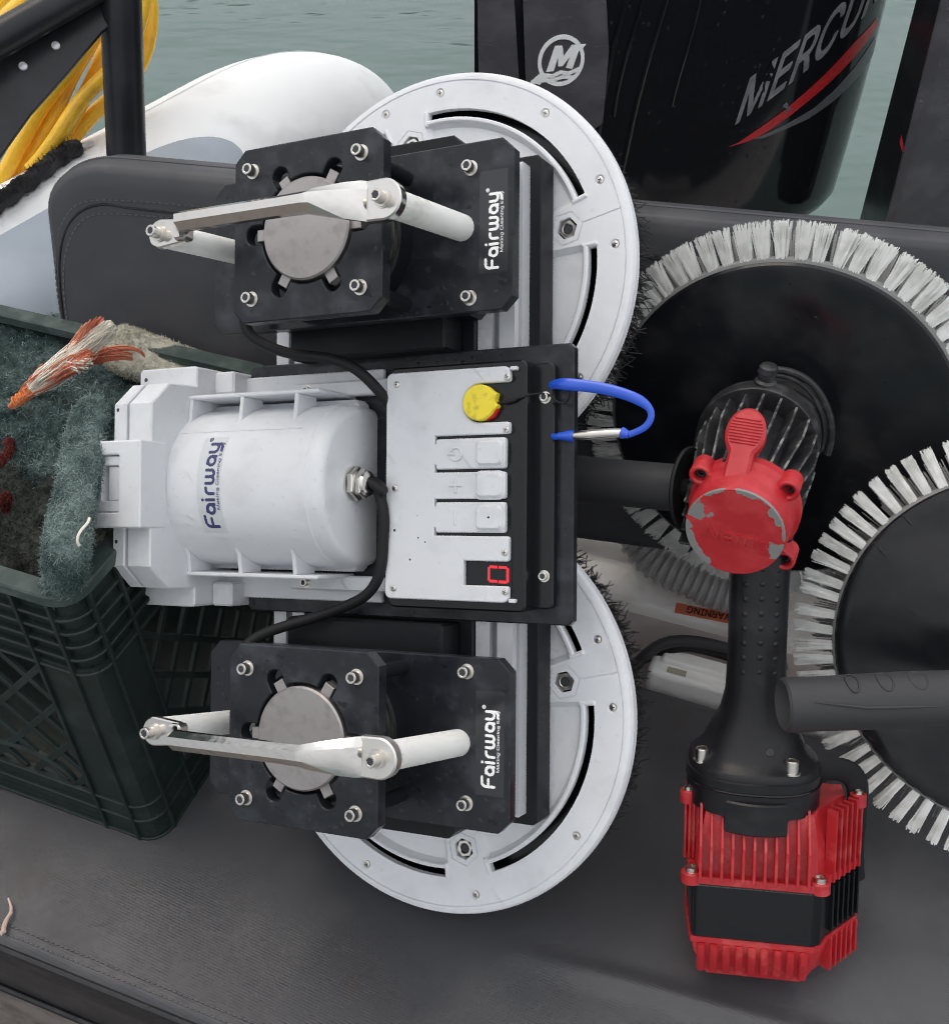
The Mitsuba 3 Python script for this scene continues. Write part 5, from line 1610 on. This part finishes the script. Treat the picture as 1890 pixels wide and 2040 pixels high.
def cap_paint(p, n, uv):
    """Red paint, chipped to bare metal along the rim of the cap's flat face."""
    q = [p.x - CAPX[0], p.y - CAPX[1], p.z - CAPX[2]]
    a = q[0] * float(gx_[0]) + q[1] * float(gx_[1]) + q[2] * float(gx_[2])
    b = q[0] * float(gy_[0]) + q[1] * float(gy_[1]) + q[2] * float(gy_[2])
    c = q[0] * float(gz[0]) + q[1] * float(gz[1]) + q[2] * float(gz[2])
    r = dr.sqrt(a * a + b * b)
    t = fbm(p.x * 75, p.y * 75, p.z * 75, 4)
    side = smoothstep(0.25, 0.75, noise(dr.atan2(b, a) * 1.6 + 2.3, 3.0, 1.0))
    edge = smoothstep(0.0385, 0.0420, r + (t - 0.5) * 0.022 * side + 0.009 * (side - 0.86)) * smoothstep(-0.004, -0.001, c)
    chip = smoothstep(0.80, 0.82, fbm(p.x * 55 + 9, p.y * 55, p.z * 55, 3)) * smoothstep(-0.003, -0.001, c)
    for x0, y0, r0 in ((-0.036, 0.013, 0.0105), (-0.0225, 0.0125, 0.0045), (0.037, -0.007, 0.0085), (0.033, 0.022, 0.004), (-0.040, -0.004, 0.006)):
        d0 = dr.sqrt(dr.square(a - x0) + dr.square(b - y0)) + (fbm(p.x * 160, p.y * 160, p.z * 160, 3) - 0.5) * 0.011
        chip = dr.maximum(chip, (1 - smoothstep(r0 * 0.75, r0 * 0.9, d0)) * smoothstep(-0.004, -0.001, c))
    base = mix((0.40, 0.013, 0.020), (0.48, 0.035, 0.04), smoothstep(0.4, 0.8, scuff(p, 60)))
    return mix(base, (0.20, 0.20, 0.195), dr.minimum(1, dr.maximum(smoothstep(0.55, 0.7, edge), chip)))


M_CAPR = mat('chipped_red_paint', cap_paint, lambda p, n, uv: 0.36 + 0.2 * scuff(p, 80), bump=lambda p, n, uv: fbm(p.x * 300, p.y * 300, p.z * 300, 3), scale=0.0003)
rc = part(tool, 'red_cap', lathe([(0.040, LG - 0.052), (0.0490, LG - 0.050), (0.0490, LG - 0.040), (0.0455, LG - 0.034), (0.0432, LG - 0.004), (0.0420, LG), (1e-4, LG)], 72), M_CAPR, FGH, label='red round gear cap with chipped paint')
for x, y, z in ((-0.042, 0.029, 0.186), (0.033, 0.036, 0.186), (0.045, -0.030, 0.192), (0.0235, -0.0725, 0.172)):
    d = math.hypot(x, y)
    e = (x / d * 0.034, y / d * 0.034)
    lug = unary_union([Point(x, y).buffer(0.0098), LineString([(x, y), e]).buffer(0.0088, cap_style=2)])
    if y > -0.05:
        lk = part(rc, 'lug', prism(lug.difference(Point(x, y).buffer(0.0056)), z - 0.016, z + 0.006, 0.0015), M_CAPR, FGH)
        part(rc, 'bolt', CAPD(), F=FGH @ pos(x, y, z - 0.010))
    else:
        part(rc, 'bolt', CAP(), F=FGH @ pos(x, y, z) @ np.diag([1.7, 1.7, 1.2, 1]))
# thumb lever with ridges
lv = [(-0.0125, 0.0385, 0.205), (-0.0125, 0.048, 0.192), (-0.013, 0.060, 0.176), (-0.015, 0.073, 0.162), (-0.016, 0.083, 0.152)]
ldir = unit(np.array(lv[-1]) - np.array(lv[1]))
lnrm = unit(np.cross(np.cross(ldir, [0, 0, 1.0]), ldir) * 1.0)
lxx = np.cross(ldir, lnrm)
FLV = FGH @ frame(lv[1], lxx, ldir, np.cross(lxx, ldir))
if (FLV[:3, 2] @ (EYE - HUB)) < 0:
    FLV = FGH @ frame(lv[1], -lxx, ldir, np.cross(-lxx, ldir))
ll = float(np.linalg.norm(np.array(lv[-1]) - np.array(lv[1])))
shape = unary_union([sbox(-0.0108, -0.016, 0.0108, ll * 0.6), shapely.affinity.scale(Point(0, ll * 0.60).buffer(0.0172, quad_segs=10), 1, 1.35)]).buffer(0.004).buffer(-0.004)
part(rc, 'lever', prism(shape, -0.012, 0.0, 0.0025), M_CAPR, FLV)
for i in range(9):
    y = ll * 0.62 - 0.0115 + i * 0.0028
    hw = 0.0158 * math.sqrt(max(0.1, 1 - ((y - ll * 0.62) / 0.0175) ** 2))
    part(rc, 'ridge', bx(-hw + 0.001, hw - 0.001, y - 0.0008, y + 0.0008, -0.001, 0.0014, 0.0005), M_CAPR, FLV)
tx = meshkit.text_mesh('Nemo', 0.0150, 0.0013)
e = tx.bounds[1, 0] - tx.bounds[0, 0]
tx.vertices = np.asarray(tx.vertices) * [0.056 / e, 1, 1]
part(rc, 'embossed_lettering', tx, M_CAPR, FGH @ pos(-0.0265, -0.0115, LG), smooth=False)

# handle and battery pack
TB0, TJ = onz(1487, 1885, 0.012), at(1513, 1130, 0.985)
bz_ = unit(TJ - TB0)
bx0 = np.array([0.972, -0.235, 0.0])
bx_ = unit(bx0 - bz_ * (bx0 @ bz_))
by_ = np.cross(bz_, bx_)
FBT = frame(TB0, bx_, by_, bz_)
HL = float(np.linalg.norm(TJ - TB0))


def oval(rx, ry, z, cx=0.0, cy=0.0, n=40, p=0.8):
    a = np.arange(n) * 2 * math.pi / n
    c, s = np.cos(a), np.sin(a)
    return np.column_stack([cx + rx * np.sign(c) * np.abs(c) ** p, cy + ry * np.sign(s) * np.abs(s) ** p, np.full(n, z)])


hs = [(0.156, 0.0600, 0.0590), (0.188, 0.0605, 0.0595), (0.189, 0.0590, 0.0580), (0.194, 0.0585, 0.0580), (0.197, 0.0555, 0.054), (0.204, 0.0480, 0.047), (0.219, 0.0415, 0.0405), (0.238, 0.0315, 0.034), (0.258, 0.0272, 0.0305), (0.300, 0.0262, 0.029), (HL - 0.02, 0.0265, 0.029), (HL + 0.03, 0.028, 0.030), (HL + 0.045, 0.024, 0.026)]
hx0 = lambda z: 0.0
hd2 = part(tool, 'handle', loft([oval(a, b, z) for z, a, b in hs]), M_DRILL, FBT, smooth=40)
part(hd2, 'collar_groove', tube(oval(0.0606, 0.0596, 0.179), 0.0012, 6, closed=True), M_BLACK, FBT)
for s_i, (x, ys_) in enumerate(((-0.013, 0.0), (0.001, 0.5), (0.0145, 0.0))):
    for r_ in range(9):
        z = 0.268 + 0.0135 * (r_ + ys_ * 0.2)
        rx, ry = 0.0264, 0.0292
        y = -ry * (1 - min(0.99, abs(x) / rx) ** 2.5) ** 0.4
        part(hd2, 'grip_dimple', shared('dimple', lambda: tf(lathe([(0.0030, -0.001), (0.0026, 0.0002), (0.0014, 0.0010), (1e-4, 0.0012)], 12), frame([0, 0, 0], [1, 0, 0], [0, 0, 1], [0, -1, 0])), M_DRILL), F=FBT @ pos(x, y + 0.0002, z) @ rot([0, 0, 1], math.degrees(-x / 0.02) * -0.6))
for x, y, z in ((-0.047, -0.028, 0.196), (0.031, -0.044, 0.196)):
    part(hd2, 'bolt', CAP(), F=FBT @ pos(x, y, z) @ np.diag([1.25, 1.25, 1.3, 1]))
part(hd2, 'plug', shared('plug', lambda: lathe([(0.0042, 0), (0.0038, 0.0008), (1e-4, 0.0008)], 16), M_HEAD), F=FBT @ frame([0.012, -0.0425, 0.214], unit([1, 0.2, 0]), unit([0, 0.35, 0.93]), np.cross(unit([1, 0.2, 0]), unit([0, 0.35, 0.93])) * -1 if False else np.cross(unit([1, 0, 0]), unit([0, 0.35, 0.93]))))

# battery pack: plan with a flat front, a slanting right side
PLAN = Polygon([(-0.052, -0.060), (0.054, -0.060), (0.060, -0.055), (0.066, -0.040), (0.098, 0.004), (0.098, 0.030), (-0.058, 0.030), (-0.058, 0.0), (-0.0545, -0.045), (-0.0535, -0.056)])
bat = part(tool, 'battery_pack', prism(PLAN, 0.040, 0.0925, 0, 0), M_BLACK, FBT, smooth=20, label='red and black ribbed battery pack')
FRONT = rrect(-0.0525, 0.055, -0.0625, -0.03, 0.006)
part(bat, 'front_cover', prism(FRONT, 0.0412, 0.0918, 0.001, 0.001), M_BLACK, FBT)


def plan_off(d):
    return np.array(PLAN.buffer(d, join_style=2).simplify(1e-6).exterior.coords)[:-1]


def taper(levels):
    """A body whose plan is inset level by level."""
    base = np.array(PLAN.exterior.coords)[:-1]
    c = base.mean(0)
    S = []
    for z, k, dy in levels:
        S.append(np.column_stack([c + (base - c) * k + [0, dy], np.full(len(base), z)]))
    return loft(S)


part(bat, 'bottom_shell', taper([(-0.002, 0.78, 0.004), (0.012, 0.90, 0.002), (0.026, 0.97, 0), (0.0345, 0.99, 0), (0.0348, 1.02, 0), (0.0405, 1.025, 0)]), M_DRED, FBT, smooth=25)
part(bat, 'top_shell', taper([(0.0920, 1.03, 0), (0.0990, 1.03, 0), (0.0988, 0.94, 0.004), (0.130, 0.92, 0.005), (0.158, 0.84, 0.009)]), M_DRED, FBT, smooth=25)


def edge_fins(z0, z1, xs_, out, name, d=0.004):
    for x in xs_:
        part(bat, name, bx(x - 0.0016, x + 0.0016, -0.0625 - out, -0.045, z0, z1, 0.0007), M_DRED, FBT)


xf = np.linspace(-0.0465, 0.0475, 11)
for x in xf:                                                # ribs running back up to the collar
    prof = Polygon([(-0.0655, 0.0985), (-0.0650, 0.1300), (-0.0440, 0.162), (-0.034, 0.162), (-0.034, 0.0985)])
    part(bat, 'cooling_rib', tf(prism(prof, x - 0.00135, x + 0.00135, 0.0005, 0.0005), frame([0, 0, 0], [0, 1, 0], [0, 0, 1], [1, 0, 0])), M_DRED, FBT)
for x in np.linspace(-0.044, 0.046, 9):
    prof = Polygon([(-0.0645, 0.0340), (-0.0632, 0.020), (-0.0545, 0.003), (-0.03, 0.003), (-0.03, 0.0340)])
    part(bat, 'bottom_rib', tf(prism(prof, x - 0.0036, x + 0.0036, 0.0012, 0.0012), frame([0, 0, 0], [0, 1, 0], [0, 0, 1], [1, 0, 0])), M_DRED, FBT)
sd = unit([0.098 - 0.066, 0.004 + 0.040])
for t in np.linspace(0.12, 0.95, 6):                        # ribs on the slanting side
    p = np.array([0.066, -0.040]) + t * np.array([0.032, 0.044])
    o = np.array([sd[1], -sd[0]])
    for z0, z1, nm in ((0.092, 0.160, 'cooling_rib'), (0.045, 0.090, 'side_rib'), (0.006, 0.038, 'bottom_rib')):
        q = Polygon([p + o * 0.0035 - sd * 0.0014, p + o * 0.0035 + sd * 0.0014, p - o * 0.006 + sd * 0.0014, p - o * 0.006 - sd * 0.0014])
        part(bat, nm, prism(q, z0, z1, 0.0006), M_BLACK if nm == 'side_rib' else M_DRED, FBT)
for x in np.linspace(-0.0605, -0.0490, 4):
    part(bat, 'cooling_rib', bx(x - 0.0012, x + 0.0012, -0.030, -0.005, 0.100, 0.160, 0.0006), M_DRED, FBT)
part(bat, 'left_shoulder', bx(-0.0610, -0.040, -0.026, 0.028, 0.098, 0.157, 0.003), M_DRED, FBT)
for x, y in ((-0.054, -0.054), (0.058, -0.053)):
    pd = part(bat, 'screw_lug', prism(Point(x, y).buffer(0.0095), 0.0905, 0.1010, 0.0012), M_DRED, FBT)
    part(bat, 'screw', CAP(), F=FBT @ pos(x, y, 0.1005) @ np.diag([1.25, 1.25, 0.45, 1]))
for x, y, z in ((-0.0585, -0.024, 0.166), (0.0955, 0.004, 0.162)):
    part(bat, 'screw_ear', prism(Point(x, y).buffer(0.0075), z - 0.012, z, 0.001), M_DRED, FBT)
    part(bat, 'screw', CAP(), F=FBT @ pos(x, y, z) @ np.diag([0.8, 0.8, 0.3, 1]))
ch_ = 0.118
part(tool, 'collar_block', prism(shapely.affinity.translate(arc(0.040, 0.0640, -116, -66, 16), 0.002, 0), 0.142, 0.172, 0.0015, 0.0015), M_DRILL, FBT)
for sgn, x0 in ((1, 0.080),):
    P = spl([(x0 - sgn * 0.022, 0.0, 0.180), (x0 - sgn * 0.004, 0.004, 0.184), (x0 + sgn * 0.012, 0.010, 0.174), (x0 + sgn * 0.0165, 0.012, 0.150), (x0 + sgn * 0.0175, 0.014, 0.07)], 24)
    part(tool, 'latch_arm', tube(P, 0.0085, 12, sx=0.4, sy=1.3), M_RUBBER, FBT)

# side handle with guard, to the left of the gear head
a, b = at(1392, 976, 1.00), at(1060, 946, 1.10)
sd1 = unit(b - a)
part(tool, 'side_handle', along(lathe([(1e-4, 0.014), (0.0205, 0.014), (0.0222, 0.020), (0.0225, 0.09), (0.0235, 0.14), (0.0225, 0.17), (0.018, 0.178), (1e-4, 0.178)], 40), a, sd1), M_GRIP)
part(tool, 'handle_guard', along(lathe([(0.010, -0.004), (0.010, 0.002), (0.030, 0.001), (0.0385, -0.003), (0.0398, -0.001), (0.0390, 0.0005), (0.030, 0.0045), (0.0145, 0.006), (0.0145, 0.016)], 48), a + sd1 * 0.012, sd1), M_RUBBER)
part(tool, 'handle_stud', along(lathe([(0.0075, -0.03), (0.0075, 0.012)], 20), a, sd1), M_HEAD)

# --- second tool: brush disc at the right edge and its rubber side handle
tool2 = thing('power_brush', 'second power brush at the right edge showing only bristled disc and grey side handle', 'power brush')
k2 = 0.985
n2 = np.array([math.sin(math.radians(-32.7)) * math.cos(math.radians(31)), -math.cos(math.radians(-32.7)) * math.cos(math.radians(31)), math.sin(math.radians(31))])
C2 = EYE + (np.array([0.505, 0.654, 0.255]) - EYE) * k2
x2 = unit(np.cross([0, 0, 1], n2))
FB2 = frame(C2, x2, np.cross(n2, x2), n2)
brush_head(tool2, FB2, 0.1630, 0.0410, 70, 11, M_BRW, 0.0036, 0.0052, 0.002)
part(tool2, 'hub', lathe([(0.050, 0.001), (0.050, 0.02), (0.044, 0.030), (1e-4, 0.030)], 48), M_HEAD, FB2)
a, b = at(1558, 1405, 0.925), at(1960, 1388, 0.93)
sd2 = unit(b - a)
LH2 = float(np.linalg.norm(b - a))
gp = part(tool2, 'side_handle', along(lathe([(1e-4, 0.010), (0.014, 0.006), (0.0212, 0.0), (0.0232, 0.002), (0.0236, 0.008), (0.0232, 0.03), (0.0238, 0.07), (0.0244, 0.11), (0.0236, 0.15), (0.0240, LH2), (1e-4, LH2)], 48), a, sd2, (0, 0, 1)), M_GRIP)
x3 = unit(np.cross([0, 0, 1.0], sd2))
tocam = unit((EYE - a) - sd2 * ((EYE - a) @ sd2))
upn = np.cross(sd2, tocam)
upn = upn if upn[2] > 0 else -upn
for i, s in enumerate((0.056, 0.084, 0.112)):
    P = []
    for t in np.linspace(0, 2 * math.pi, 28)[:-1]:
        ang_ = 0.80 + 0.46 * math.cos(t)
        P.append(a + sd2 * (s + (0.0050 + 0.0012 * i) * math.sin(t)) + 0.0241 * (math.cos(ang_) * tocam + math.sin(ang_) * upn))
    part(gp, 'finger_ridge', tube(np.array(P), 0.0009, 8, closed=True), M_GRIP)
P = [a + sd2 * s + 0.0240 * (math.cos(q) * tocam + math.sin(q) * upn) for s, q in zip(np.linspace(0.02, 0.13, 20), np.interp(np.linspace(0, 1, 20), [0, 0.4, 1], [0.05, -0.22, -0.28]))]
part(gp, 'palm_ridge', tube(np.array(P), np.interp(np.arange(20), [0, 5, 14, 19], [0.0004, 0.0014, 0.0016, 0.0004]), 8), M_GRIP)
